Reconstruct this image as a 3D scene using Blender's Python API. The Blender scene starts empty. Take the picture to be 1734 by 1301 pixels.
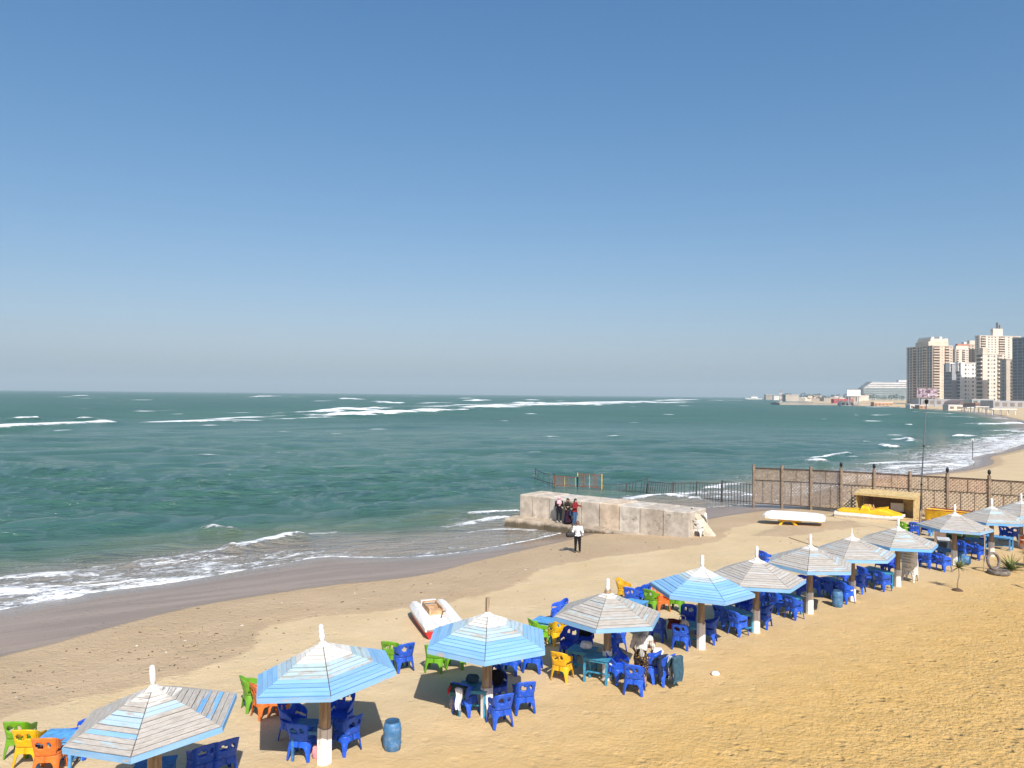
import bpy, bmesh, math, random
import numpy as np
from mathutils import Vector, Matrix, Euler

random.seed(7)
RNG = np.random.RandomState(11)
scene = bpy.context.scene
COL = scene.collection
R = math.radians

# ------------------------------------------------------------------ camera
CAM_H = 8.5            # metres above the dry sand of the parasol row
FPX = 1300.0           # focal length in pixels of the 1734 px wide photograph
PITCH, ROLL = R(0.77), R(0.55)
cam_data = bpy.data.cameras.new('camera')
cam_data.sensor_width = 36.0
cam_data.lens = 36.0 * FPX / 1734.0
cam_data.clip_start, cam_data.clip_end = 0.1, 60000.0
cam = bpy.data.objects.new('camera', cam_data)
CAM_M = Matrix.Rotation(R(90) + PITCH, 3, 'X') @ Matrix.Rotation(ROLL, 3, 'Z')
cam.matrix_world = Matrix.Translation((0, 0, CAM_H)) @ CAM_M.to_4x4()
COL.objects.link(cam)
scene.camera = cam

# ------------------------------------------------------------------ sky and sun
SUN_EL, SUN_AZ = R(43), math.atan2(0.27, -0.96)      # azimuth clockwise from +Y, sun behind the camera on the right
world = bpy.data.worlds.new('World')
scene.world = world
world.use_nodes = True
wn = world.node_tree.nodes
sky = wn.new('ShaderNodeTexSky')
sky.sky_type = 'NISHITA'
sky.sun_disc = False
sky.sun_elevation = SUN_EL
sky.sun_rotation = SUN_AZ
sky.altitude = 0
sky.air_density, sky.dust_density, sky.ozone_density = 1.0, 1.5, 1.0
grade = wn.new('ShaderNodeMix')                       # white balance of the whole dome
grade.data_type, grade.blend_type = 'RGBA', 'MULTIPLY'
grade.inputs[0].default_value = 1.0
grade.inputs[7].default_value = (0.735, 1.03, 1.27, 1)
world.node_tree.links.new(sky.outputs['Color'], grade.inputs[6])
split, join = wn.new('ShaderNodeSeparateColor'), wn.new('ShaderNodeCombineColor')   # film response: one tone curve per channel, whole dome
world.node_tree.links.new(grade.outputs[2], split.inputs[0])
SKY_UNIT = 0.103
for ch, (gain, gam) in enumerate(((1.557, 1.23), (0.880, 0.86), (0.850, 0.68))):
    m0, m1, m2 = (wn.new('ShaderNodeMath') for _ in range(3))
    m0.operation, m1.operation, m2.operation = 'MULTIPLY', 'POWER', 'MULTIPLY'
    m0.inputs[1].default_value, m1.inputs[1].default_value, m2.inputs[1].default_value = SKY_UNIT, gam, gain / SKY_UNIT
    world.node_tree.links.new(split.outputs[ch], m0.inputs[0])
    world.node_tree.links.new(m0.outputs[0], m1.inputs[0])
    world.node_tree.links.new(m1.outputs[0], m2.inputs[0])
    world.node_tree.links.new(m2.outputs[0], join.inputs[ch])
world.node_tree.links.new(join.outputs[0], wn['Background'].inputs['Color'])
wn['Background'].inputs['Strength'].default_value = 0.077
sun_data = bpy.data.lights.new('sun', 'SUN')
sun_data.energy = 4.5
sun_data.angle = R(0.53)
sun_data.color = (1.0, 0.975, 0.93)
sun = bpy.data.objects.new('sun', sun_data)
to_sun = Vector((math.sin(SUN_AZ) * math.cos(SUN_EL), math.cos(SUN_AZ) * math.cos(SUN_EL), math.sin(SUN_EL)))
sun.rotation_euler = to_sun.to_track_quat('Z', 'Y').to_euler()
sun.location = (20, -40, 60)
COL.objects.link(sun)
scene.view_settings.view_transform = 'Standard'
scene.view_settings.look = 'None'
scene.view_settings.exposure = 0.42
scene.view_settings.gamma = 1.0
scene.view_settings.use_curve_mapping = False
scene.cycles.use_denoising = True
scene.cycles.max_bounces = 6
scene.cycles.volume_bounces = 0
scene.cycles.use_adaptive_sampling = True
scene.cycles.adaptive_threshold = 0.02

SEA = -0.9             # water level

# ------------------------------------------------------------------ helpers
def ray(px, py):
    d = CAM_M @ Vector(((px - 867.0) / FPX, -(py - 650.5) / FPX, -1.0))
    return d

def at(px, py, z=0.0):
    d = ray(px, py)
    t = (z - CAM_H) / d.z
    return Vector((d.x * t, d.y * t, z))

def at_dist(px, py, D):
    d = ray(px, py)
    t = D / d.y
    return Vector((d.x * t, D, CAM_H + d.z * t))

def hash2(ix, iy, seed):
    h = (ix.astype(np.int64) * 374761393 + iy.astype(np.int64) * 668265263 + seed * 982451653) & 0x7fffffff
    h = ((h ^ (h >> 13)) * 1274126177) & 0x7fffffff
    h = (h ^ (h >> 16)) & 0xffffff
    return h / float(0xffffff)

def vnoise(x, y, seed=0):
    ix, iy = np.floor(x), np.floor(y)
    fx, fy = x - ix, y - iy
    fx, fy = fx * fx * (3 - 2 * fx), fy * fy * (3 - 2 * fy)
    a, b = hash2(ix, iy, seed), hash2(ix + 1, iy, seed)
    c, d = hash2(ix, iy + 1, seed), hash2(ix + 1, iy + 1, seed)
    return (a * (1 - fx) + b * fx) * (1 - fy) + (c * (1 - fx) + d * fx) * fy

def fbm(x, y, seed=0, octv=4):
    s, a, t = 0.0, 1.0, 0.0
    for o in range(octv):
        s = s + a * vnoise(x * 2 ** o + 17.3 * o, y * 2 ** o - 9.1 * o, seed + o)
        t += a
        a *= 0.5
    return s / t

def sstep(a, b, x):
    t = np.clip((x - a) / (b - a), 0, 1)
    return t * t * (3 - 2 * t)

def poly_dist(P, x, y, closed=False):
    """distance to a polyline, parameter along it (0..1) and side (+ left of it)"""
    P = np.asarray(P, float)
    Q = np.vstack([P, P[:1]]) if closed else P
    seg = np.hypot(*(Q[1:] - Q[:-1]).T)
    cum = np.concatenate([[0], np.cumsum(seg)])
    best = np.full(x.shape, 1e18)
    par = np.zeros(x.shape)
    side = np.zeros(x.shape)
    for i in range(len(Q) - 1):
        ax, ay = Q[i]
        dx, dy = Q[i + 1] - Q[i]
        L2 = dx * dx + dy * dy + 1e-12
        t = np.clip(((x - ax) * dx + (y - ay) * dy) / L2, 0, 1)
        ex, ey = x - ax - t * dx, y - ay - t * dy
        d2 = ex * ex + ey * ey
        m = d2 < best
        best = np.where(m, d2, best)
        par = np.where(m, (cum[i] + t * seg[i]) / cum[-1], par)
        side = np.where(m, np.sign(dx * ey - dy * ex), side)
    return np.sqrt(best), par, side

def inside(P, x, y):
    P = np.asarray(P, float)
    c = np.zeros(x.shape, bool)
    n = len(P)
    for i in range(n):
        x0, y0 = P[i]
        x1, y1 = P[(i + 1) % n]
        if y0 == y1:
            continue
        m = (y0 > y) != (y1 > y)
        c ^= m & (x < (x1 - x0) * (y - y0) / (y1 - y0) + x0)
    return c

def sdf(P, x, y):
    """signed distance to a closed polygon, positive inside"""
    d, _, _ = poly_dist(P, x, y, True)
    return np.where(inside(P, x, y), d, -d)

def smooth_line(pts, n=2):
    for _ in range(n):                       # Chaikin corner cutting
        q = [pts[0]]
        for a, b in zip(pts[:-1], pts[1:]):
            a, b = np.array(a, float), np.array(b, float)
            q += [a * .75 + b * .25, a * .25 + b * .75]
        q.append(pts[-1])
        pts = q
    return np.array(pts, float)

def pix_line(pts, z=SEA, n=2):
    return smooth_line([tuple(at(px, py, z)[:2]) for px, py in pts], n)

class MB:
    """collects shapes; build() links them as ONE mesh object"""
    def __init__(s):
        s.v, s.f, s.m = [], [], []
        s.mi = 0
    def add(s, vs, fs):
        o = len(s.v)
        s.v += [tuple(p) for p in vs]
        s.f += [tuple(i + o for i in f) for f in fs]
        s.m += [s.mi] * len(fs)
        return s
    def box(s, c, d, rot=None, taper=1.0):
        hx, hy, hz = d[0] / 2, d[1] / 2, d[2] / 2
        vs = []
        for z, k in ((-hz, 1.0), (hz, taper)):
            for x, y in ((-hx, -hy), (hx, -hy), (hx, hy), (-hx, hy)):
                p = Vector((x * k, y * k, z))
                if rot is not None:
                    p = rot @ p
                vs.append(p + Vector(c))
        return s.add(vs, [(3, 2, 1, 0), (4, 5, 6, 7), (0, 1, 5, 4), (1, 2, 6, 5), (2, 3, 7, 6), (3, 0, 4, 7)])
    def bar(s, a, b, w, h=None, up=(0, 0, 1)):
        """rectangular bar from a to b"""
        a, b = Vector(a), Vector(b)
        h = w if h is None else h
        d = (b - a)
        L = d.length
        d.normalize()
        u = Vector(up)
        if abs(d.dot(u)) > 0.98:
            u = Vector((0, 1, 0))
        x = d.cross(u).normalized()
        z = x.cross(d).normalized()
        M = Matrix((x, d, z)).transposed()
        return s.box((a + b) / 2, (w, L, h), M)
    def rings(s, rings, caps=True, closed=True):
        n = len(rings[0])
        vs = [p for r in rings for p in r]
        fs = []
        for i in range(len(rings) - 1):
            for j in range(n if closed else n - 1):
                k = (j + 1) % n
                fs.append((i * n + j, i * n + k, (i + 1) * n + k, (i + 1) * n + j))
        if caps:
            fs.append(tuple(range(n))[::-1])
            fs.append(tuple((len(rings) - 1) * n + j for j in range(n)))
        return s.add(vs, fs)
    def tube(s, pts, rad, n=8):
        pts = [Vector(p) for p in pts]
        if not hasattr(rad, '__len__'):
            rad = [rad] * len(pts)
        rr = []
        for i, p in enumerate(pts):
            d = (pts[min(i + 1, len(pts) - 1)] - pts[max(i - 1, 0)])
            if d.length < 1e-9:
                d = Vector((0, 0, 1))
            d.normalize()
            u = Vector((0, 0, 1)) if abs(d.z) < 0.9 else Vector((1, 0, 0))
            x = d.cross(u).normalized()
            y = d.cross(x).normalized()
            ring = []
            for k in range(n):
                a = 2 * math.pi * k / n
                r = rad[i]
                rx, ry = (r if not isinstance(r, tuple) else r[0]), (r if not isinstance(r, tuple) else r[1])
                ring.append(p + x * math.cos(a) * rx + y * math.sin(a) * ry)
            rr.append(ring[::-1])
        return s.rings(rr)
    def lathe(s, prof, n=16, c=(0, 0, 0)):
        rr = []
        for r, z in prof:
            rr.append([Vector((c[0] + r * math.cos(2 * math.pi * k / n), c[1] + r * math.sin(2 * math.pi * k / n), c[2] + z)) for k in range(n)])
        return s.rings(rr)
    def ball(s, c, r, n=10, m=7):
        rx, ry, rz = (r, r, r) if not hasattr(r, '__len__') else r
        rr = []
        for i in range(m):
            a = -math.pi / 2 + math.pi * (i + 0.35) / (m - 0.3)
            rr.append([Vector((c[0] + rx * math.cos(a) * math.cos(2 * math.pi * k / n), c[1] + ry * math.cos(a) * math.sin(2 * math.pi * k / n), c[2] + rz * math.sin(a))) for k in range(n)])
        return s.rings(rr)
    def mesh(s, name, mats, smooth=False):
        me = bpy.data.meshes.new(name)
        me.from_pydata(s.v, [], s.f)
        for m in (mats if isinstance(mats, (list, tuple)) else [mats]):
            me.materials.append(m)
        if any(s.m):
            me.polygons.foreach_set('material_index', s.m)
        if smooth:
            me.polygons.foreach_set('use_smooth', [True] * len(me.polygons))
        me.update()
        return me
    def build(s, name, mats, parent=None, loc=None, rz=0.0, smooth=False):
        return link(name, s.mesh(name, mats, smooth), parent, loc, rz)

def link(name, me, parent=None, loc=None, rz=0.0, rot=None):
    o = bpy.data.objects.new(name, me)
    COL.objects.link(o)
    if parent is not None:
        o.parent = parent
    if loc is not None:
        o.location = loc
    if rot is not None:
        o.rotation_euler = rot
    elif rz:
        o.rotation_euler = (0, 0, rz)
    return o

def tag(o, label, cat, group=None):
    o['label'], o['category'] = label, cat
    if group:
        o['group'] = group
    return o

def thing(name, label, cat, loc=(0, 0, 0), rz=0.0, group=None):
    return tag(link(name, None, None, loc, rz), label, cat, group)

def structure(o):
    o['kind'] = 'structure'
    return o

def stuff(o, label=None, cat=None):
    o['kind'] = 'stuff'
    if label:
        o['label'], o['category'] = label, cat
    return o

# ------------------------------------------------------------------ materials
class NT:
    def __init__(s, name):
        s.mat = bpy.data.materials.new(name)
        s.mat.use_nodes = True
        s.t = s.mat.node_tree
        s.b = s.t.nodes['Principled BSDF']
    def n(s, typ, **kw):
        nd = s.t.nodes.new('ShaderNode' + typ)
        for k, v in kw.items():
            if k.startswith('i_'):
                nd.inputs[k[2:].replace('_', ' ')].default_value = v
            else:
                setattr(nd, k, v)
        return nd
    def l(s, a, b):
        s.t.links.new(a, b)
    def val(s, sock, v):
        if hasattr(v, 'is_output') or hasattr(v, 'links'):
            s.l(v, sock)
        else:
            sock.default_value = v
    def math(s, op, a, b=0.0, c=None, clamp=False):
        nd = s.n('Math', operation=op, use_clamp=clamp)
        s.val(nd.inputs[0], a)
        s.val(nd.inputs[1], b)
        if c is not None:
            s.val(nd.inputs[2], c)
        return nd.outputs[0]
    def mix(s, f, a, b, blend='MIX'):
        nd = s.n('Mix', data_type='RGBA', blend_type=blend)
        s.val(nd.inputs[0], f)
        for k, v in ((6, a), (7, b)):
            if isinstance(v, tuple):
                nd.inputs[k].default_value = (*v[:3], 1)
            else:
                s.l(v, nd.inputs[k])
        return nd.outputs[2]
    def ramp(s, f, lo, hi, to0=0.0, to1=1.0, smooth=True):
        nd = s.n('MapRange', interpolation_type='SMOOTHSTEP' if smooth else 'LINEAR')
        s.val(nd.inputs[0], f)
        for k, v in zip((1, 2, 3, 4), (lo, hi, to0, to1)):
            s.val(nd.inputs[k], v)
        return nd.outputs[0]
    def noise(s, vec, scale, detail=3.0, rough=0.55, dist=0.0):
        nd = s.n('TexNoise', i_Scale=scale, i_Detail=detail, i_Roughness=rough, i_Distortion=dist)
        if vec is not None:
            s.l(vec, nd.inputs['Vector'])
        return nd.outputs[0]
    def coord(s, which='Object', scale=None):
        c = s.n('TexCoord').outputs[which]
        if scale:
            m = s.n('Mapping')
            m.inputs['Scale'].default_value = scale
            s.l(c, m.inputs['Vector'])
            c = m.outputs[0]
        return c
    def pos(s, scale=None, rotz=0.0):
        c = s.n('NewGeometry').outputs['Position']
        if scale or rotz:
            m = s.n('Mapping')
            m.inputs['Scale'].default_value = scale or (1, 1, 1)
            m.inputs['Rotation'].default_value = (0, 0, rotz)
            s.l(c, m.inputs['Vector'])
            c = m.outputs[0]
        return c
    def attr(s, name):
        return s.n('Attribute', attribute_name=name).outputs['Fac']
    def bump(s, h, strength, dist):
        nd = s.n('Bump')
        s.val(nd.inputs['Strength'], strength)
        nd.inputs['Distance'].default_value = dist
        s.l(h, nd.inputs['Height'])
        s.l(nd.outputs[0], s.b.inputs['Normal'])
        return nd

MATS = {}
def simple(name, color, rough=0.6, var=0.15, scale=3.0, spec=0.3, bump=0.0, metal=0.0, dirt=None, dirt_amt=0.0):
    """one-colour material with mottling, optional dirt blotches and fine relief"""
    if name in MATS:
        return MATS[name]
    t = NT(name)
    c = t.coord('Object')
    n1 = t.noise(c, scale, 4)
    lo = tuple(max(0, x * (1 - var)) for x in color)
    hi = tuple(min(1, x * (1 + var)) for x in color)
    col = t.mix(t.ramp(n1, .3, .7), lo, hi)
    if dirt:
        n2 = t.noise(c, scale * 2.3, 6, .65)
        col = t.mix(t.math('MULTIPLY', t.ramp(n2, .5, .66), dirt_amt), col, dirt)
    t.l(col, t.b.inputs['Base Color'])
    t.b.inputs['Roughness'].default_value = rough
    t.b.inputs['Specular IOR Level'].default_value = spec
    t.b.inputs['Metallic'].default_value = metal
    if bump:
        t.bump(t.noise(c, scale * 8, 4), 0.6, bump)
    MATS[name] = t.mat
    return t.mat

def tinted(name, rough=0.4, var=0.12, spec=0.4, scale=4.0, dirt=(0.35, 0.28, 0.18), dirt_amt=0.35):
    """takes each object's own colour (obj.color)"""
    if name in MATS:
        return MATS[name]
    t = NT(name)
    oi = t.n('ObjectInfo')
    c = t.coord('Object')
    n1 = t.noise(c, scale, 4)
    col = t.mix(t.ramp(n1, .3, .7, 0, 2 * var), oi.outputs['Color'], (0, 0, 0))
    n2 = t.noise(c, scale * 3, 6, .65)
    col = t.mix(t.math('MULTIPLY', t.ramp(n2, .52, .7), dirt_amt), col, dirt)
    t.l(col, t.b.inputs['Base Color'])
    t.b.inputs['Roughness'].default_value = rough
    t.b.inputs['Specular IOR Level'].default_value = spec
    MATS[name] = t.mat
    return t.mat
# ------------------------------------------------------------------ shoreline and land
# the waterline, read off on the water plane; land lies to its right when walked from the left of the picture
SHORE_PX = [(-420, 1150), (-150, 1066), (0, 1033), (70, 1019), (130, 1012), (150, 1004), (220, 996), (300, 986), (400, 968), (470, 956), (545, 942),
            (600, 944), (680, 945), (760, 939), (850, 924), (905, 914), (942, 905), (975, 897), (1030, 886), (1100, 872), (1180, 861), (1250, 856),
            (1310, 850), (1380, 832), (1450, 814), (1500, 807), (1560, 803), (1610, 797), (1655, 785), (1640, 775), (1690, 766), (1734, 752), (1790, 738)]
SHORE = [tuple(at(px, py, SEA)[:2]) for px, py in SHORE_PX]
SHORE = smooth_line(SHORE, 1)
FAR_SHORE = smooth_line([tuple(SHORE[-1]), (150, 215), (196, 292), (250, 392), (292, 470), (330, 560), (372, 690), (396, 800), (404, 905), (352, 948), (338, 985),
             (372, 1030), (520, 1300), (700, 1900), (900, 2500), (1040, 3100), (1040, 3300), (1500, 3400)], 1)
SHORELINE = np.vstack([SHORE, FAR_SHORE[1:]])
LAND = np.vstack([SHORELINE, [(4200, 3400), (4200, -60), (-60, -60)]])

WET_PX = [(-420, 1262), (0, 1124), (80, 1107), (150, 1088), (300, 1043), (400, 1024), (550, 1003), (680, 990), (740, 976), (790, 957), (860, 938), (935, 920), (985, 905), (1040, 890)]
WET_IN = pix_line(WET_PX, -0.62, 1)
DAMP_PX = [(-420, 1330), (0, 1216), (100, 1192), (250, 1165), (405, 1120), (440, 1098), (436, 1064), (520, 1046), (640, 1040), (720, 1030), (800, 1014), (880, 992),
           (908, 962), (1000, 944), (1130, 930), (1235, 914), (1225, 896), (1300, 880), (1430, 868)]
DAMP_IN = pix_line(DAMP_PX, -0.2, 1)
HOLLOW_PX = [(1275, 902), (1330, 906), (1420, 893), (1470, 890), (1440, 878), (1330, 880)]

def poly_between(a, b):
    return np.vstack([a, b[::-1]])
k_end = len(smooth_line(SHORE_PX[:17], 1))
WET_POLY = poly_between(SHORE[:40] - np.array([0, 0]), WET_IN)
WET_POLY = np.vstack([smooth_line([tuple(at(px, py, SEA)[:2]) for px, py in SHORE_PX[:19]], 1) + np.array((-6, 10)), WET_IN[::-1]])
DAMP_POLY = np.vstack([smooth_line([tuple(at(px, py, SEA)[:2]) for px, py in SHORE_PX[:24]], 1) + np.array((-6, 10)), DAMP_IN[::-1]])
UMB_A, UMB_B = np.array((-7.9, 14.2)), np.array((22.3, 38.7))

def land_sdf(x, y):
    return sdf(LAND, x, y)

def height_from(s, x, y):
    """terrain height from the signed distance s to the waterline"""
    up = 0.9 * (1 - np.exp(-np.clip(s, 0, None) / 8.5)) * 1.06
    z = np.where(s > 0, SEA + up, SEA + np.clip(s * 0.06, -2.5, 0))
    z = np.where(s > 0, np.minimum(z, 0.02 + 0 * s), z)
    far = sstep(150, 420, np.hypot(x, y))
    return z + far * np.clip(s, 0, 120) * 0.018

def bumps(x, y, s):
    on = sstep(3, 12, s)
    near = 1 - sstep(60, 120, np.hypot(x, y))
    return on * near * ((fbm(x * .35, y * .35, 3, 3) - .5) * .10 + (fbm(x * 1.3, y * 1.3, 5, 2) - .5) * .05)

def G(x, y):
    xx, yy = np.array([float(x)]), np.array([float(y)])
    s = land_sdf(xx, yy)
    return float((height_from(s, xx, yy) + bumps(xx, yy, s))[0])

def ground(px, py):
    """the point of the terrain under a pixel"""
    z = 0.0
    for _ in range(7):
        p = at(px, py, z)
        z = G(p.x, p.y)
    return at(px, py, z)

def grid_mesh(name, ang, rad, zfun, attrs_fun, mat):
    """a polar grid (fine near by, coarse far off) as one sheet"""
    A, D = np.meshgrid(ang, rad)
    X, Y = D * np.sin(A), D * np.cos(A)
    Z, attrs, keep = zfun(X, Y, D)
    nr, na = X.shape
    idx = np.arange(nr * na).reshape(nr, na)
    q = np.stack([idx[:-1, :-1], idx[:-1, 1:], idx[1:, 1:], idx[1:, :-1]], -1).reshape(-1, 4)
    if keep is not None:
        kf = keep.reshape(-1)
        q = q[kf[q].any(1)]
        used = np.unique(q)
        remap = np.full(nr * na, -1)
        remap[used] = np.arange(len(used))
        q = remap[q]
    else:
        used = np.arange(nr * na)
    co = np.stack([X, Y, Z], -1).reshape(-1, 3)[used]
    me = bpy.data.meshes.new(name)
    me.vertices.add(len(co))
    me.vertices.foreach_set('co', co.astype(np.float32).ravel())
    me.loops.add(q.size)
    me.loops.foreach_set('vertex_index', q.astype(np.int32).ravel())
    me.polygons.add(len(q))
    me.polygons.foreach_set('loop_start', np.arange(0, q.size, 4, dtype=np.int32))
    me.polygons.foreach_set('loop_total', np.full(len(q), 4, dtype=np.int32))
    me.polygons.foreach_set('use_smooth', np.ones(len(q), bool))
    for k, v in attrs.items():
        a = me.attributes.new(k, 'FLOAT', 'POINT')
        a.data.foreach_set('value', v.reshape(-1)[used].astype(np.float32))
    me.materials.append(mat)
    me.update()
    me.validate()
    return me

# ---- sand material
t = NT('sand')
P = t.pos()
wet, damp, gold, coarse = t.attr('wet'), t.attr('damp'), t.attr('gold'), t.attr('coarse')
n_big = t.noise(P, 0.35, 4)
n_mid = t.noise(P, 2.2, 5, .6)
n_fine = t.noise(P, 22.0, 3, .7)
wob = t.math('MULTIPLY', t.math('SUBTRACT', t.noise(P, 0.9, 6, .65), .5), 1.3)
dry = t.mix(t.ramp(n_big, .3, .7), (.555, .430, .255), (.610, .480, .300))
goldc = t.mix(t.ramp(n_mid, .3, .72), (.530, .328, .104), (.600, .382, .135))
col = t.mix(t.math('ADD', gold, t.math('MULTIPLY', wob, .25), clamp=True), dry, goldc)
dampf = t.ramp(t.math('ADD', damp, t.math('MULTIPLY', wob, .75)), .42, .62)
dampc = t.mix(t.ramp(n_big, .3, .7), (.435, .318, .190), (.480, .355, .220))
col = t.mix(dampf, col, dampc)
wetf = t.ramp(t.math('ADD', wet, t.math('MULTIPLY', wob, .16)), .35, .68)
wash = t.n('Mapping')
wash.inputs['Scale'].default_value = (.10, .9, 1)
t.l(t.pos((1, 1, 1), R(-30)), wash.inputs['Vector'])
n_wash = t.noise(wash.outputs[0], 1.0, 5, .6, .8)
film = t.attr('film')
wetc = t.mix(t.ramp(n_wash, .36, .64), (.262, .196, .146), (.335, .252, .188))
wetc = t.mix(t.math('MULTIPLY', film, .45), wetc, (.20, .155, .12))
col = t.mix(wetf, col, wetc)
# specks: shell bits and weed, denser on the damp strip
vor = t.n('TexVoronoi', i_Scale=5.0)
t.l(P, vor.inputs['Vector'])
speck = t.math('LESS_THAN', vor.outputs['Distance'], t.ramp(t.noise(P, .55, 3), .52, .7, 0.0, .16))
col = t.mix(t.math('MULTIPLY', t.math('MULTIPLY', speck, dampf), t.math('SUBTRACT', .75, t.math('MULTIPLY', wetf, .75))), col, (.13, .085, .05))
col = t.mix(t.ramp(n_fine, .35, .7, 0, .10), col, (.30, .21, .11))
t.l(col, t.b.inputs['Base Color'])
t.l(t.math('SUBTRACT', t.ramp(wetf, 0, 1, .92, .44), t.math('ADD', t.math('MULTIPLY', film, .24), t.math('MULTIPLY', t.math('MULTIPLY', wetf, n_wash), .10))), t.b.inputs['Roughness'])
t.b.inputs['Specular IOR Level'].default_value = .32
h = t.math('ADD', t.math('MULTIPLY', t.math('ADD', t.math('MULTIPLY', t.noise(P, 2.6, 4, .6), .6), t.math('MULTIPLY', t.noise(P, 7.5, 3, .6), .55)), coarse), t.math('MULTIPLY', n_fine, .10))
h = t.math('MULTIPLY', h, t.math('SUBTRACT', 1.0, t.math('MULTIPLY', wetf, .96)))
foot = t.n('TexVoronoi', i_Scale=2.4, i_Randomness=1.0)
t.l(P, foot.inputs['Vector'])
pit = t.math('MULTIPLY', t.ramp(foot.outputs['Distance'], .12, .34, 1, 0), t.ramp(t.noise(P, .5, 3), .42, .60))
foot2 = t.n('TexVoronoi', i_Scale=5.2, i_Randomness=1.0)
t.l(P, foot2.inputs['Vector'])
pit = t.math('ADD', pit, t.math('MULTIPLY', t.ramp(foot2.outputs['Distance'], .10, .30, .6, 0), t.ramp(t.noise(P, .8, 3), .45, .62)))
h = t.math('SUBTRACT', h, t.math('MULTIPLY', t.math('MULTIPLY', pit, coarse), .38))
t.bump(h, 1.0, .15)
SAND = t.mat

def sand_fields(X, Y, D):
    s = land_sdf(X, Y)
    Z = height_from(s, X, Y) + bumps(X, Y, s)
    w = sdf(WET_POLY, X, Y)
    wet = sstep(-.9, .9, w)
    wet = np.maximum(wet, 1 - sstep(1.5, 3.5, s))
    bay = (X > 9.5) & (Y > 52)
    wet = np.maximum(wet, np.where(bay, 1 - sstep(.8, 2.6, s - np.where(Y < 75, 4.0, 0)), 0))
    d = sdf(DAMP_POLY, X, Y)
    damp = sstep(-1.0, 1.0, d)
    damp = np.maximum(damp, np.where(bay, .8 * (1 - sstep(2.5, 6, s)), 0))
    hol = sdf(np.array([tuple(at(px, py, 0)[:2]) for px, py in HOLLOW_PX]), X, Y)
    damp = np.maximum(damp, .8 * sstep(-1.2, .8, hol))
    dv = UMB_B - UMB_A
    dv = dv / np.hypot(*dv)
    off = (X - UMB_A[0]) * dv[1] - (Y - UMB_A[1]) * dv[0]           # metres on the camera's side of the parasol row
    gold = .12 + .88 * sstep(-4.0, 6.0, off)
    coarse = .30 + .85 * sstep(1.0, 9.0, off) + .25 * sstep(.3, .8, damp)
    film = 1 - sstep(.2, 2.6 + 2.5 * (fbm(X * .3, Y * .3, 77, 3) - .5), s)
    return Z, dict(film=film, wet=wet, damp=damp, gold=gold, coarse=coarse), s > -14

ang = np.radians(np.linspace(-72, 72, 760))
rad = np.concatenate([np.linspace(3, 14, 30)[:-1], 1 / np.linspace(1 / 14, 1 / 130, 330)[:-1], np.geomspace(130, 3600, 90)])
sand_o = structure(link('sand_ground', grid_mesh('sand_ground', ang, rad, sand_fields, None, SAND)))
# ------------------------------------------------------------------ sea
t = NT('sea_water')
P = t.pos()
foam, shal, lod = t.attr('foam'), t.attr('shallow'), t.attr('detail')
lines = t.pos((1.0, 1.0, 1.0), R(-36))
stretch = t.n('Mapping')
stretch.inputs['Scale'].default_value = (.35, 1.0, 1.0)
t.l(lines, stretch.inputs['Vector'])
S = stretch.outputs[0]
n1 = t.noise(S, .9, 8, .68, 1.2)
n2 = t.noise(S, 4.6, 6, .72, 1.6)
lace = t.math('ADD', t.math('MULTIPLY', n1, .5), t.math('MULTIPLY', n2, .5))
n3 = t.noise(S, .075, 7, .70, .8)
farlace = t.math('ADD', t.math('MULTIPLY', n3, .75), t.math('MULTIPLY', n1, .25))
far_w = t.ramp(lod, .2, .9, 1, 0)
lace = t.math('ADD', t.math('MULTIPLY', lace, t.math('SUBTRACT', 1.0, far_w)), t.math('MULTIPLY', farlace, far_w))
thr = t.math('SUBTRACT', .785, t.math('MULTIPLY', foam, .42))
mask = t.ramp(lace, t.math('SUBTRACT', thr, .035), t.math('ADD', thr, .045))
mask = t.math('MULTIPLY', mask, t.ramp(foam, .03, .16))
patch = t.noise(t.pos((.012, .02, 1)), 1.0, 4)
deep = t.mix(t.ramp(patch, .36, .64), (.042, .112, .086), (.054, .132, .098))
green = t.mix(t.ramp(t.noise(S, .22, 3), .35, .65), (.072, .135, .096), (.110, .150, .092))
sandy = t.mix(t.ramp(t.noise(S, .35, 4), .35, .65), (.235, .215, .178), (.265, .225, .175))
col = t.mix(t.ramp(shal, .0, .5), deep, green)
col = t.mix(t.ramp(shal, .5, 1.0), col, sandy)
col = t.mix(mask, col, (.82, .83, .82))
t.l(col, t.b.inputs['Base Color'])
t.b.inputs['IOR'].default_value = 1.33
t.l(t.ramp(lod, .35, 1, .06, .45), t.b.inputs['Specular IOR Level'])
t.l(t.math('MAXIMUM', t.ramp(lod, 0, 1, .34, .10), t.math('MULTIPLY', mask, .8)), t.b.inputs['Roughness'])
rip = t.n('Mapping')
rip.inputs['Scale'].default_value = (.36, 1.0, 1.0)
t.l(t.pos((1, 1, 1), R(-14)), rip.inputs['Vector'])
h = t.math('MULTIPLY', t.noise(rip.outputs[0], .16, 7, .66, .2), 2.7)
h = t.math('ADD', h, t.math('MULTIPLY', mask, .12))
t.bump(h, t.ramp(lod, 0, 1, .5, 1.0), 1.0)
WATER = t.mat

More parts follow.
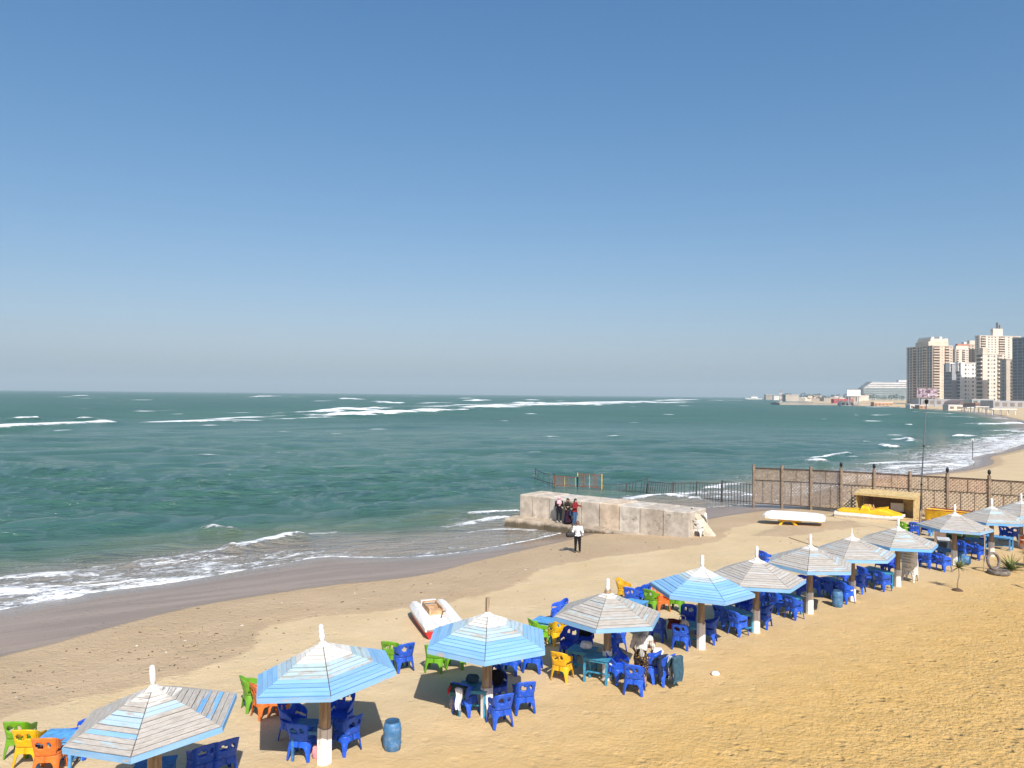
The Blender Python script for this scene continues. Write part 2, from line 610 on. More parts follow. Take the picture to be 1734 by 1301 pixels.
# breaking waves: polyline on the water, crest height, half width (m), foam on it, foam trailing seaward (m)
BREAK = [
    ([(-140, 736), (0, 727), (110, 724), (216, 718)], 1.1, 4.5, 1.0, 18),
    ([(216, 718), (330, 715), (440, 712), (560, 708)], .35, 8.0, .80, 26),
    ([(300, 714), (420, 708), (520, 704), (560, 703)], .35, 7.0, .72, 20),
    ([(505, 703), (560, 699), (620, 697), (662, 694)], 1.7, 9.0, 1.0, 40),
    ([(540, 709), (600, 706), (660, 703), (720, 699), (780, 697), (826, 697)], 1.8, 9.0, 1.0, 40),
    ([(690, 696), (760, 694), (850, 691), (950, 688), (1050, 685), (1112, 682)], 2.2, 22.0, .95, 150),
    ([(720, 691), (850, 687), (960, 684.5), (1060, 682)], 1.8, 24.0, .9, 120),
    ([(520, 707), (620, 702), (740, 697)], .6, 8.0, .8, 30),
    ([(640, 681), (662, 685), (678, 683)], 1.4, 9.0, 1.0, 10),
    ([(690, 685), (730, 683), (770, 684)], 1.0, 12.0, .8, 40),
    ([(580, 677), (600, 676), (614, 678)], 1.6, 12.0, 1.0, 10),
    ([(800, 681), (812, 679), (828, 680)], 2.0, 16.0, 1.0, 20),
    ([(868, 683), (900, 682), (932, 683)], 1.2, 12.0, 1.0, 20),
    ([(955, 672.5), (978, 672.5)], 2.2, 40.0, .9, 40),
    ([(890, 672), (912, 672)], 2.0, 40.0, .8, 40),
    ([(995, 673), (1035, 673)], 2.2, 40.0, .9, 40),
    ([(1120, 680), (1150, 678), (1178, 677)], 1.6, 24.0, 1.0, 40),
    ([(1180, 679), (1225, 679), (1268, 680)], 1.6, 24.0, 1.0, 30),
    ([(1040, 686), (1100, 684), (1190, 682)], .7, 16.0, .75, 60),
    ([(126, 671.5), (150, 671)], 1.6, 18.0, 1.0, 10),
    ([(440, 673), (460, 671), (476, 672)], 1.8, 18.0, 1.0, 10),
    ([(8, 713), (40, 712), (74, 712)], .9, 3.0, .85, 6),
    ([(140, 713), (158, 712)], .9, 3.0, .75, 6),
    # right-hand bay
    ([(1372, 778), (1385, 783), (1392, 788)], .55, 1.1, 1.0, 2),
    ([(1368, 776), (1410, 773), (1432, 768), (1450, 772)], .4, .9, .95, 2),
    ([(1490, 754), (1512, 759), (1520, 757)], .5, 1.4, 1.0, 3),
    ([(1538, 744), (1542, 750)], .5, 1.4, .9, 3),
    ([(1616, 742), (1630, 738), (1640, 743)], .6, 1.8, 1.0, 4),
    ([(1430, 772), (1500, 770), (1580, 762)], .2, 2.6, .62, 5),
    ([(1440, 790), (1510, 785), (1585, 784), (1600, 780)], .15, 2.2, .85, 5),
    ([(1500, 797), (1550, 790), (1640, 786)], .12, 2.2, .8, 5),
    ([(1560, 772), (1640, 770), (1720, 768)], .1, 2.2, .85, 5),
    ([(1620, 760), (1690, 756), (1760, 750)], .12, 3.5, .72, 9),
    ([(1655, 748), (1720, 740), (1780, 735)], .15, 4, .75, 12),
    ([(1680, 736), (1734, 730), (1790, 724)], .2, 6, .78, 16),
    ([(1655, 722), (1700, 716), (1760, 716)], .25, 7, .80, 24),
    ([(1600, 707), (1660, 707), (1720, 711)], .3, 9, .80, 26),
    ([(1560, 699), (1610, 701), (1660, 703)], .3, 10, .78, 26),
    ([(1480, 705), (1515, 704)], .6, 8, .7, 8), ([(1492, 720), (1545, 722)], .5, 4, .75, 6),
    ([(1395, 712), (1410, 713)], .5, 5, .6, 6), ([(1572, 707), (1582, 708)], .8, 5, 1.0, 5),
    # behind and left of the concrete wall
    ([(1045, 852), (1085, 846), (1120, 843), (1165, 846), (1200, 850)], .35, 1.1, 1.0, 4),
    ([(1180, 832), (1220, 826), (1270, 818)], .25, 1.4, .9, 4),
    ([(1120, 838), (1180, 840), (1250, 838), (1290, 836)], .15, 1.8, .75, 4),
    ([(1200, 846), (1240, 843), (1290, 840)], .1, 1.2, .8, 3),
    ([(1230, 818), (1300, 806), (1400, 800)], .1, 2.2, .55, 4),
    ([(790, 877), (830, 872), (884, 866)], .3, .9, .95, 2),
    ([(740, 896), (800, 884), (880, 878)], .12, 1.2, .75, 3),
    # on the left-hand beach
    ([(340, 896), (360, 892), (382, 893), (402, 899)], .32, .7, .85, .9),
    ([(388, 938), (410, 930), (436, 923), (470, 914), (520, 908)], .36, .75, 1.0, 1.6),
    ([(470, 914), (540, 906), (580, 905)], .12, .9, .75, 1.5),
    ([(200, 965), (280, 950), (350, 940), (400, 930)], .22, .7, .72, 1.0),
    ([(-260, 1030), (-60, 990), (60, 978), (150, 972), (200, 966)], .2, 1.3, .85, 2.0),
    ([(-260, 1070), (-60, 1010), (40, 1000), (110, 996), (140, 1000)], .12, 1.5, .95, 1.4),
    ([(130, 1003), (200, 985), (270, 975), (330, 966)], .06, .5, .72, .7),
    ([(560, 930), (640, 925), (740, 915), (830, 905)], .05, .45, .62, .8),
    ([(760, 905), (840, 897), (930, 900)], .05, .4, .85, .5),
    ([(880, 880), (910, 886), (940, 905)], .05, .5, .6, .6),
]
SWELL = [   # unbroken crests near the beach: polyline, height, half width
    ([(-200, 930), (0, 903), (120, 893), (240, 878), (330, 868)], .42, 2.2),
    ([(330, 880), (460, 874), (560, 866), (700, 856), (880, 846)], .34, 2.2),
    ([(-200, 965), (0, 925), (150, 918), (260, 905)], .22, 1.4),
    ([(100, 945), (250, 928), (330, 920)], .2, 1.2),
    ([(560, 890), (700, 872), (860, 858)], .15, 1.3),
    ([(-100, 850), (150, 828), (300, 808)], .3, 3.0), ([(240, 812), (420, 800), (560, 790)], .25, 3.0),
    ([(600, 815), (760, 800), (900, 790)], .22, 3.0), ([(-100, 820), (100, 822)], .3, 3.0),
    ([(700, 838), (820, 832), (900, 826)], .2, 2.2),
]
WAVES = []
wr = random.Random(5)
for lam, amp, cnt in ((42, .16, 3), (23, .11, 4), (12, .10, 5), (6.5, .13, 6), (3.4, .10, 8), (2.1, .045, 8)):
    for k in range(cnt):
        a = R(-74 + wr.uniform(-32, 32))
        WAVES.append((lam * wr.uniform(.75, 1.3), amp / math.sqrt(cnt) * 1.3, a, wr.uniform(0, 6.28)))
CAPS = []
for k in range(150):                                             # scattered small whitecaps
    py = 672 + 150 * wr.random() ** 2.2
    px = wr.uniform(-300, 1560)
    if py > 745 and px < 900 and wr.random() < .75:
        continue
    CAPS.append((px, py, wr.uniform(.5, 1.0)))

def sea_fields(X, Y, D):
    s = -land_sdf(X, Y)                                            # metres out to sea
    cell = D * D / (9.4 * FPX) * 1.1 + .02
    z = np.zeros(X.shape)
    wx = X + 6 * (fbm(X * .03, Y * .03, 21, 3) - .5) * 4
    wy = Y + 6 * (fbm(X * .03, Y * .03, 31, 3) - .5) * 4
    group = .55 + .9 * fbm(X * .02, Y * .02, 41, 3)
    for lam, amp, a, ph in WAVES:
        k = 2 * math.pi / lam
        arg = k * (wx * math.cos(a) + wy * math.sin(a)) + ph
        sharp = np.sin(arg) + .22 * np.cos(2 * arg)
        z += amp * sharp * np.clip(lam / (cell * 3.5) - .4, 0, 1)
    z *= group * sstep(1.0, 26.0, s) * .78
    foam = np.zeros(X.shape)
    for pts, hgt, w, f, trail in BREAK:
        L = pix_line(pts)
        lo, hi = L.min(0) - 4 * w - 2.5 * trail, L.max(0) + 4 * w + 2.5 * trail
        m = (X > lo[0]) & (X < hi[0]) & (Y > lo[1]) & (Y < hi[1])
        if not m.any():
            continue
        x, y = X[m], Y[m]
        j = w * .9
        x2 = x + j * (fbm(x / (w * 3.5), y / (w * 3.5), 51, 3) - .5) * 2
        y2 = y + j * (fbm(x / (w * 3.5), y / (w * 3.5), 61, 3) - .5) * 2
        d, par, side = poly_dist(L, x2, y2)
        ends = sstep(0, .12, par) * (1 - sstep(.88, 1, par)) * .8 + .2
        ends = np.where((par <= 0) | (par >= 1), ends * .6, ends)
        sea_side = side > 0
        core = np.exp(-(d / w) ** 2)
        tr = np.where(sea_side, np.exp(-d / max(trail, .1)), np.exp(-(d / (w * .7)) ** 2))
        rag = (.7 + .6 * fbm(x / (w * 2.2), y / (w * 2.2), 71, 3)) if w < 5 else (.35 + 1.2 * fbm(x / (w * 2.6), y / (w * 1.6), 71, 4))
        z[m] += hgt * core * ends * rag
        foam[m] = np.maximum(foam[m], f * ends * np.maximum(core, .92 * tr) * np.clip(rag, 0, 1.15))
    for pts, hgt, w in SWELL:
        L = pix_line(pts)
        d, par, side = poly_dist(L, X, Y)
        ends = sstep(0, .2, par) * (1 - sstep(.8, 1, par))
        wid = np.where(side > 0, w * 1.5, w * .7)
        z += hgt * np.exp(-(d / wid) ** 2) * ends
    for px, py, f in CAPS:
        c = at(px, py, SEA)
        w = (.16 + .0032 * c.y) * (.5 + f)
        lo, hi = 7 * w, 4 * w * max(1.0, cell_at(c.y) / w)
        m = (abs(X - c.x) < lo) & (abs(Y - c.y) < hi)
        if m.any():
            e = np.exp(-((X[m] - c.x) / (3.2 * w)) ** 2 - ((Y[m] - c.y - .15 * (X[m] - c.x)) / (.85 * max(w, .8 * cell_at(c.y)))) ** 2)
            foam[m] = np.maximum(foam[m], f * .95 * e)
            z[m] += .25 * f * e * min(1, c.y / 150)
    # swash: foam fringe along the waterline and a lacy zone outside it
    reach = 1.8 + 6.5 * fbm(X * .07 + 3, Y * .07, 81, 3)
    lefty = sstep(-8, -18, X)
    fringe = .98 * np.exp(-np.clip(s, 0, None) / .28)
    lacy = (.55 + .20 * lefty) * np.exp(-(np.clip(s - .4, 0, None) / (reach * (1 + .9 * lefty))) ** 2)
    near = (D < 75) & (X < 14)
    baylace = .74 * np.exp(-(np.clip(s, 0, None) / (13.0 + 10 * sstep(80, 200, D))) ** 2) * sstep(18, 30, X) * (1 - sstep(240, 420, D))
    foam = np.maximum(foam, np.where(near, np.maximum(fringe, lacy), .9 * fringe))
    foam = np.maximum(foam, baylace)
    z *= sstep(-.3, 2.5, s)
    shal = 1 - sstep(0, 1, (s - 1.0 + 5 * (fbm(X * .12, Y * .12, 91, 3) - .5)) / 19.0)
    shal = np.clip(shal, 0, 1)
    lod = 1 - sstep(60, 420, D)
    Z = SEA + z + np.where(s < 0, .004, .012)
    far_drop = np.where(D > 9000, 0, 0)
    return Z + far_drop, dict(foam=np.clip(foam, 0, 1), shallow=shal, detail=lod), s > -2.0

def cell_at(D):
    return D * D / (9.4 * FPX) * 1.4

ang = np.radians(np.linspace(-60, 60, 1050))
dips = np.concatenate([np.linspace(9.4 / 20.0, 9.4 / 120, 330)[:-1], np.linspace(9.4 / 120, 9.4 / 900, 150)[:-1], np.linspace(9.4 / 900, 9.4 / 14000, 34)])
sea_o = structure(link('sea_water', grid_mesh('sea_water', ang, 9.4 / dips, sea_fields, None, WATER)))

# ------------------------------------------------------------------ sea air
hb = MB().box((1800, 6500, 108), (26000, 17000, 224))
t = NT('sea_haze')
t.t.nodes.remove(t.b)
vol = t.n('VolumePrincipled')
vol.inputs['Color'].default_value = (.70, .85, .90, 1)
vol.inputs['Density'].default_value = 0.00015
vol.inputs['Anisotropy'].default_value = 0.0
t.l(vol.outputs[0], t.t.nodes['Material Output'].inputs['Volume'])
haze = stuff(hb.build('haze', t.mat))
# ------------------------------------------------------------------ wooden parasols
t = NT('painted_plank')                                   # obj.color = paint, its alpha = how much paint is left
oi = t.n('ObjectInfo')
c = t.coord('Object', (1.6, 9.0, 9.0))
shift = t.n('VectorMath', operation='ADD')
t.l(c, shift.inputs[0])
rv = t.n('CombineXYZ')
t.l(t.math('MULTIPLY', oi.outputs['Random'], 37.0), rv.inputs[0])
t.l(t.math('MULTIPLY', oi.outputs['Random'], 91.0), rv.inputs[1])
t.l(rv.outputs[0], shift.inputs[1])
V = shift.outputs[0]
w1 = t.noise(V, 1.1, 6, .68)
keep = t.ramp(w1, t.math('SUBTRACT', .68, t.math('MULTIPLY', oi.outputs['Alpha'], .46)), t.math('SUBTRACT', .80, t.math('MULTIPLY', oi.outputs['Alpha'], .46)), 1, 0)
wood = t.mix(t.ramp(t.noise(V, 2.6, 5, .7), .3, .7), (.34, .305, .26), (.50, .46, .40))
paint = t.mix(t.ramp(t.noise(V, .7, 4), .3, .7), oi.outputs['Color'], t.mix(.10, oi.outputs['Color'], (.9, .9, .9)))
t.l(t.mix(t.math('SUBTRACT', 1.0, keep), wood, paint), t.b.inputs['Base Color'])
t.b.inputs['Roughness'].default_value = .72
t.b.inputs['Specular IOR Level'].default_value = .25
t.bump(t.noise(V, 4.0, 4, .7), .5, .006)
PLANK = t.mat

t = NT('raw_timber')
c = t.coord('Object', (7, 7, .8))
t.l(t.mix(t.ramp(t.noise(c, 2.0, 6, .7, .6), .3, .7), (.22, .15, .09), (.46, .34, .22)), t.b.inputs['Base Color'])
t.b.inputs['Roughness'].default_value = .85
t.bump(t.noise(c, 5, 4), .7, .012)
TIMBER = t.mat
t = NT('whitewash')
c = t.coord('Object', (9, 9, 1.0))
n = t.noise(c, 1.4, 6, .7)
t.l(t.mix(t.ramp(n, .56, .70), (.80, .775, .72), (.42, .33, .24)), t.b.inputs['Base Color'])
t.b.inputs['Roughness'].default_value = .8
t.bump(n, .5, .01)
WHITEWASH = t.mat
UNDER = simple('dark_wood_boards', (.16, .125, .09), .9, .2)

CR, RISE, ROWS = 1.70, .69, 13
CA = CR * math.cos(R(30))
def facet(tt, u, h):
    L = math.hypot(RISE, CA)
    return Vector((u, -tt * CA - h * RISE / L, RISE * (1 - tt) + h * CA / L))
plank_me = []
for j in range(ROWS):
    t0, t1 = .05 + .95 * j / ROWS, .05 + .95 * (j + 1) / ROWS
    gp = .009 / 1.63
    t1 -= gp
    b = MB()
    vs = []
    for tt, hb_, ht_ in ((t0, .004, .024), (t1, .006, .030)):
        hw = tt * CR / 2 - .006
        for u, hh in ((-hw, hb_), (hw, hb_), (hw, ht_), (-hw, ht_)):
            vs.append(facet(tt, u, hh))
    b.add(vs, [(0, 1, 2, 3), (7, 6, 5, 4), (0, 4, 5, 1), (1, 5, 6, 2), (2, 6, 7, 3), (3, 7, 4, 0)])
    plank_me.append(b.mesh('plank', PLANK))
b = MB()
hw = CR / 2 + .012
b.box((0, -CA - .014, -.045), (2 * hw, .026, .115))
fascia_me = b.mesh('fascia_board', PLANK)
b = MB()                                                    # frame: thin deck added below planks to block sun through gaps; rafters, ring beams
ring = [Vector((CR * .995 * math.sin(R(60 * k + 30)), -CR * .995 * math.cos(R(60 * k + 30)), -.004)) for k in range(6)]
ring2 = [p + Vector((0, 0, -.018)) for p in ring]
apex, apex2 = Vector((0, 0, RISE - .004)), Vector((0, 0, RISE - .022))
b.add(ring + [apex] + ring2 + [apex2], [(k, (k + 1) % 6, 6) for k in range(6)] + [(7 + (k + 1) % 6, 7 + k, 13) for k in range(6)] + [((k + 1) % 6, k, 7 + k, 7 + (k + 1) % 6) for k in range(6)])
for k in range(6):
    e = ring[k] * .97 + Vector((0, 0, -.05))
    b.bar((e.x * .08, e.y * .08, RISE - .12), e, .06, .08)
    mid = ring[k] * .55
    b.bar((0, 0, -.35), (mid.x, mid.y, RISE * .45 - .1), .05, .06)
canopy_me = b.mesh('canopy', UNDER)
b = MB()
b.lathe([(.17, -.045), (.12, -.01), (.085, .03), (.06, .05)], 6)
cap_me = b.mesh('cap', PLANK)

LB, BB, PB, GR, BE, WH, AQ = (.20, .42, .66), (.13, .38, .70), (.38, .52, .60), (.42, .405, .38), (.47, .44, .39), (.68, .65, .58), (.39, .52, .54)
def pal_one(rng, j, k):        # mostly weathered, a few blue boards
    if j <= 3:
        return WH, .5
    if k in (0, 5) and j in (5, 6, 7) and k == 5 or (k == 0 and j in (4, 5)):
        return PB, .75
    if j in (9,) and k == 5:
        return LB, .8
    if k == 1 and j in (8, 10):
        return BB, .55
    return (PB if rng.random() < .25 else BE), rng.uniform(.05, .4)
def pal_cap(n_white, n_pale):
    def f(rng, j, k):
        if j < n_white:
            return WH, rng.uniform(.75, 1)
        if j < n_pale:
            return (PB if rng.random() < .6 else AQ), rng.uniform(.5, .8)
        return LB, rng.uniform(.82, 1)
    return f
def pal_weather(tint, share):
    def f(rng, j, k):
        if j < 2:
            return WH, .8
        return (tint if rng.random() < share else (BE if rng.random() < .5 else GR)), rng.uniform(.1, .6)
    return f

ORD = ['first', 'second', 'third', 'fourth', 'fifth', 'sixth', 'seventh', 'eighth', 'ninth', 'tenth', 'eleventh', 'twelfth']
# post foot pixel, corner turn, tilt (forward, sideways), palette, fascia colour, painted foot height, finial kind, label
UMB = [
    ((260, 1408), -14, (0, -4), pal_one, LB, .8, 0, 'weathered wooden parasol with few blue boards at the lower left corner'),
    ((549, 1292), 4, (-3, -6), pal_cap(5, 9), LB, .85, 1, 'light blue plank parasol with white cap standing beside the blue barrel'),
    ((824, 1213), -2, (0, 0), pal_cap(4, 8), LB, .8, 2, 'light blue plank parasol with brown spike in front of the white pedal boat'),
    ((1028, 1150), -11, (-1, 0), pal_weather(AQ, .5), LB, .9, 1, 'grey weathered plank parasol with light blue edge beside the stooping person'),
    ((1187, 1099), -35, (0, 1.5), pal_cap(4, 6), LB, .9, 1, 'bright blue plank parasol with white cap, fifth from the left'),
    ((1280, 1071), -20, (1, 1), pal_weather(BE, .4), LB, .85, 0, 'sandy grey weathered parasol overlapping the bright blue one'),
    ((1371, 1039), -3, (0, 1), pal_weather(PB, .5), LB, .85, 0, 'pale blue and grey parasol with tall white peg, seventh from the left'),
    ((1443, 1017), -12, (0, -1), pal_weather(PB, .6), LB, .85, 3, 'pale blue grey parasol with white cap and thin spike behind the small barrel'),
    ((1520, 993), -10, (0, 1), pal_weather(AQ, .5), BB, .8, 0, 'pale parasol above the stack of white chairs'),
    ((1616, 958), -21, (0, 1), pal_weather(BE, .3), LB, .8, 0, 'sandy grey parasol standing behind the little palm sapling'),
    ((1679, 942), -8, (0, 0), pal_weather(AQ, .8), BB, .8, 0, 'pale aqua parasol in front of the lattice fence near the right edge'),
    ((1729, 928), -2, (0, 0), pal_weather(AQ, .8), LB, .8, 0, 'pale aqua parasol cut off by the right edge of the picture'),
]
EAVE = [2.16, 2.05, 2.02, 1.91, 2.03, 1.97, 1.97, 1.97, 1.97, 1.97, 1.97, 1.97]
SIZE = [.92, 1.0, 1.0, .97] + [1.0] * 8
def azim(p):
    return math.atan2(p.x, p.y)
UPOS = []
for i, (pp, turn, tilt, pal, fcol, foot, fin, lab) in enumerate(UMB):
    p = ground(*pp)
    UPOS.append(p)
    az = azim(p)
    rng = random.Random(100 + i)
    root = thing('beach_parasol', lab, 'parasol', (p.x, p.y, p.z - .02), -az, 'wooden parasols in a row along the beach')
    w = .125 if i > 2 else .145
    b = MB()
    b.rings([[Vector((w * f * math.cos(R(45 * k + 22.5)), w * f * math.sin(R(45 * k + 22.5)), z)) for k in range(8)] for z, f in ((-.2, 1.0), (.9, .98), (2.0, .94), (2.68, .9))])
    post = b.build('post', TIMBER, root)
    b = MB()
    for k in range(8):
        a = R(45 * k)
        hh = foot + rng.uniform(-.03, .03)
        M = Matrix.Rotation(a, 3, 'Z')
        b.box(M @ Vector((w + .006, 0, hh / 2 - .05)), (.022, w * .80, hh + .1), M)
    b.build('painted_foot', WHITEWASH, post)
    can = link('canopy', canopy_me, root, (0, 0, EAVE[i] + .02))
    can.rotation_mode = 'ZYX'
    can.rotation_euler = (R(tilt[0]), R(tilt[1]), R(turn + 30))
    can.scale = (SIZE[i],) * 3
    for k in range(6):
        for j in range(ROWS):
            pl = link('plank', plank_me[j], can, rot=(0, 0, R(60 * k)))
            col_, al = pal(rng, j, (k + 0) % 6)
            v = rng.uniform(.88, 1.08)
            pl.color = (min(1, col_[0] * v), min(1, col_[1] * v), min(1, col_[2] * v), al)
            pl.location = (0, 0, rng.uniform(-.004, .006))
        fb = link('fascia_board', fascia_me, can, rot=(0, 0, R(60 * k)))
        v = rng.uniform(.9, 1.08)
        fb.color = (fcol[0] * v, fcol[1] * v, min(1, fcol[2] * v), rng.uniform(.7, .98))
    cp = link('cap', cap_me, can, (0, 0, RISE))
    cp.color = (*WH, .9)
    b = MB()
    if fin == 0:
        b.lathe([(.055, 0), (.06, .12), (.062, .3), (.05, .40), (.02, .43)], 10)
    elif fin == 1:
        b.lathe([(.06, 0), (.062, .1), (.075, .15), (.05, .19), (.07, .25), (.05, .31), (.06, .36), (.02, .40)], 10)
    elif fin == 2:
        b.box((0, 0, .19), (.10, .10, .40), taper=.85)
    else:
        b.lathe([(.05, 0), (.045, .08), (.015, .10), (.012, .34), (.005, .36)], 8)
    b.build('finial', TIMBER if fin == 2 else WHITEWASH, can, (0, 0, RISE + .03), smooth=(fin != 2))
# ------------------------------------------------------------------ moulded plastic armchairs
PLASTIC = tinted('moulded_plastic', .45, .12, .38, 5.0, (.40, .36, .30), .22)
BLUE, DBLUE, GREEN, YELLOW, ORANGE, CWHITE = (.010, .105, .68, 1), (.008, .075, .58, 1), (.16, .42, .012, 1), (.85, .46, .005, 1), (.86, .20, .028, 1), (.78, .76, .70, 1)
CH_N, SEAT_Z = 72, .42

def ch_top(deg):
    d = abs((deg - 270 + 180) % 360 - 180)                     # angle away from the middle of the back
    if d < 48:
        return .83 - .035 * (d / 48) ** 2
    if d < 118:
        u = (d - 48) / 70
        return .795 - .185 * (u * u * (3 - 2 * u))
    if d < 140:
        u = (d - 118) / 22
        return .61 - .20 * u * u
    return .41
def ch_bottom(deg):
    d = abs(((deg - 45) % 90 + 45) % 90 - 45)                   # angle away from the nearest corner
    if d < 13:
        return 0.0
    u = min(1, (d - 13) / 22)
    return .30 * math.sqrt(1 - (1 - u) ** 2)
def ch_plan(deg, z):
    a = R(deg)
    f = .245 + (.055 * (1 - z / SEAT_Z) ** 1.0 if z < SEAT_Z else .035 * (z - SEAT_Z) / .4)
    e = .52
    x = f * 1.04 * math.copysign(abs(math.cos(a)) ** e, math.cos(a))
    y = f * math.copysign(abs(math.sin(a)) ** e, math.sin(a))
    if z > SEAT_Z and y < 0:
        y -= .20 * (z - SEAT_Z)
    return Vector((x, y, z))
def ch_hole(deg, z, x):
    if 225 < deg < 315:
        if (x - .105) ** 2 + (z - .665) ** 2 < .052 ** 2:
            return True
        dx, dz = x + .075, z - .655
        if abs(dx) < .10 and abs(dz) < .062 * (1 - .55 * (dx / .10 + .0)) and dx * dx / .0105 + dz * dz / .0042 < 1:
            return True
    d = min(abs((deg + 180) % 360 - 180), abs(deg - 180))
    if d < 42 and .465 < z < .525:
        return True
    return False
def chair_section(lo, hi, a0, a1, holes):
    """one patch of the shell between two heights and two angles, given thickness"""
    K = 12
    cols = [a0 + (a1 - a0) * i / max(6, int((a1 - a0) / 5)) for i in range(max(6, int((a1 - a0) / 5)) + 1)]
    grid = []
    for d in cols:
        zl, zh = lo(d), hi(d)
        if zh < zl + .002:
            zh = zl + .002
        grid.append([ch_plan(d, zl + (zh - zl) * j / K) for j in range(K + 1)])
    keep = {}
    for i in range(len(cols) - 1):
        for j in range(K):
            cpt = (grid[i][j] + grid[i + 1][j + 1]) / 2
            ok = (grid[i][K].z - grid[i][0].z) > .01 or (grid[i + 1][K].z - grid[i + 1][0].z) > .01
            keep[i, j] = ok and not (holes and ch_hole((cols[i] + cols[i + 1]) / 2 % 360, cpt.z, cpt.x))
    b = MB()
    n = K + 1
    outer = [p for cl in grid for p in cl]
    inner = []
    for cl in grid:
        for p in cl:
            q = Vector((p.x, p.y + (.20 * (p.z - SEAT_Z) if p.z > SEAT_Z and p.y < 0 else 0), 0))
            q = q.normalized() * -.022
            inner.append(p + q)
    fs = []
    o2 = len(outer)
    for (i, j), k in keep.items():
        if not k:
            continue
        A, B, C, D_ = i * n + j, (i + 1) * n + j, (i + 1) * n + j + 1, i * n + j + 1
        fs.append((A, B, C, D_))
        fs.append((o2 + D_, o2 + C, o2 + B, o2 + A))
        for (ni, nj), (p, q) in (((i - 1, j), (D_, A)), ((i + 1, j), (B, C)), ((i, j - 1), (A, B)), ((i, j + 1), (C, D_))):
            if not keep.get((ni, nj), False):
                fs.append((q, p, o2 + p, o2 + q))
    b.add(outer + inner, fs)
    return b
def seat_of(d):
    return min(SEAT_Z, ch_top(d))
CHAIR = []
for q in range(4):
    CHAIR.append(('leg', chair_section(ch_bottom, seat_of, 90 * q, 90 * q + 90, False).mesh('leg', PLASTIC, True)))
CHAIR.append(('backrest', chair_section(lambda d: SEAT_Z, ch_top, 215, 325, True).mesh('backrest', PLASTIC, True)))
CHAIR.append(('armrest', chair_section(lambda d: SEAT_Z, ch_top, 325, 405, True).mesh('armrest', PLASTIC, True)))
CHAIR.append(('armrest', chair_section(lambda d: SEAT_Z, ch_top, 135, 215, True).mesh('armrest', PLASTIC, True)))
b = MB()
for rr in ([(1.0, .385), (1.0, .415), (.9, .405), (.5, .395)],):
    b.rings([[Vector((ch_plan(360 * k / 40, .40).x * f * .985, ch_plan(360 * k / 40, .40).y * f * .985, z)) for k in range(40)] for f, z in rr])
CHAIR.append(('seat', b.mesh('seat', PLASTIC, True)))

def heading(p, face):
    return -(azim(p) + R(face))

def chair_at(p, face, color, label, group, rot=None):
    root = thing('plastic_chair', label, 'chair', p, heading(p, face), group)
    if rot:
        root.rotation_euler = (R(rot[0]), R(rot[1]), root.rotation_euler[2])
    root.scale = (1.04, 1.04, 1.12)
    v, fade = random.uniform(.8, 1.1), random.uniform(0, .07) ** 1.3
    cc = [min(1, k * v) * (1 - fade) + .5 * fade for k in color[:3]]
    for nm, me in CHAIR:
        o = link(nm, me, root)
        o.color = (*cc, 1)
    return root

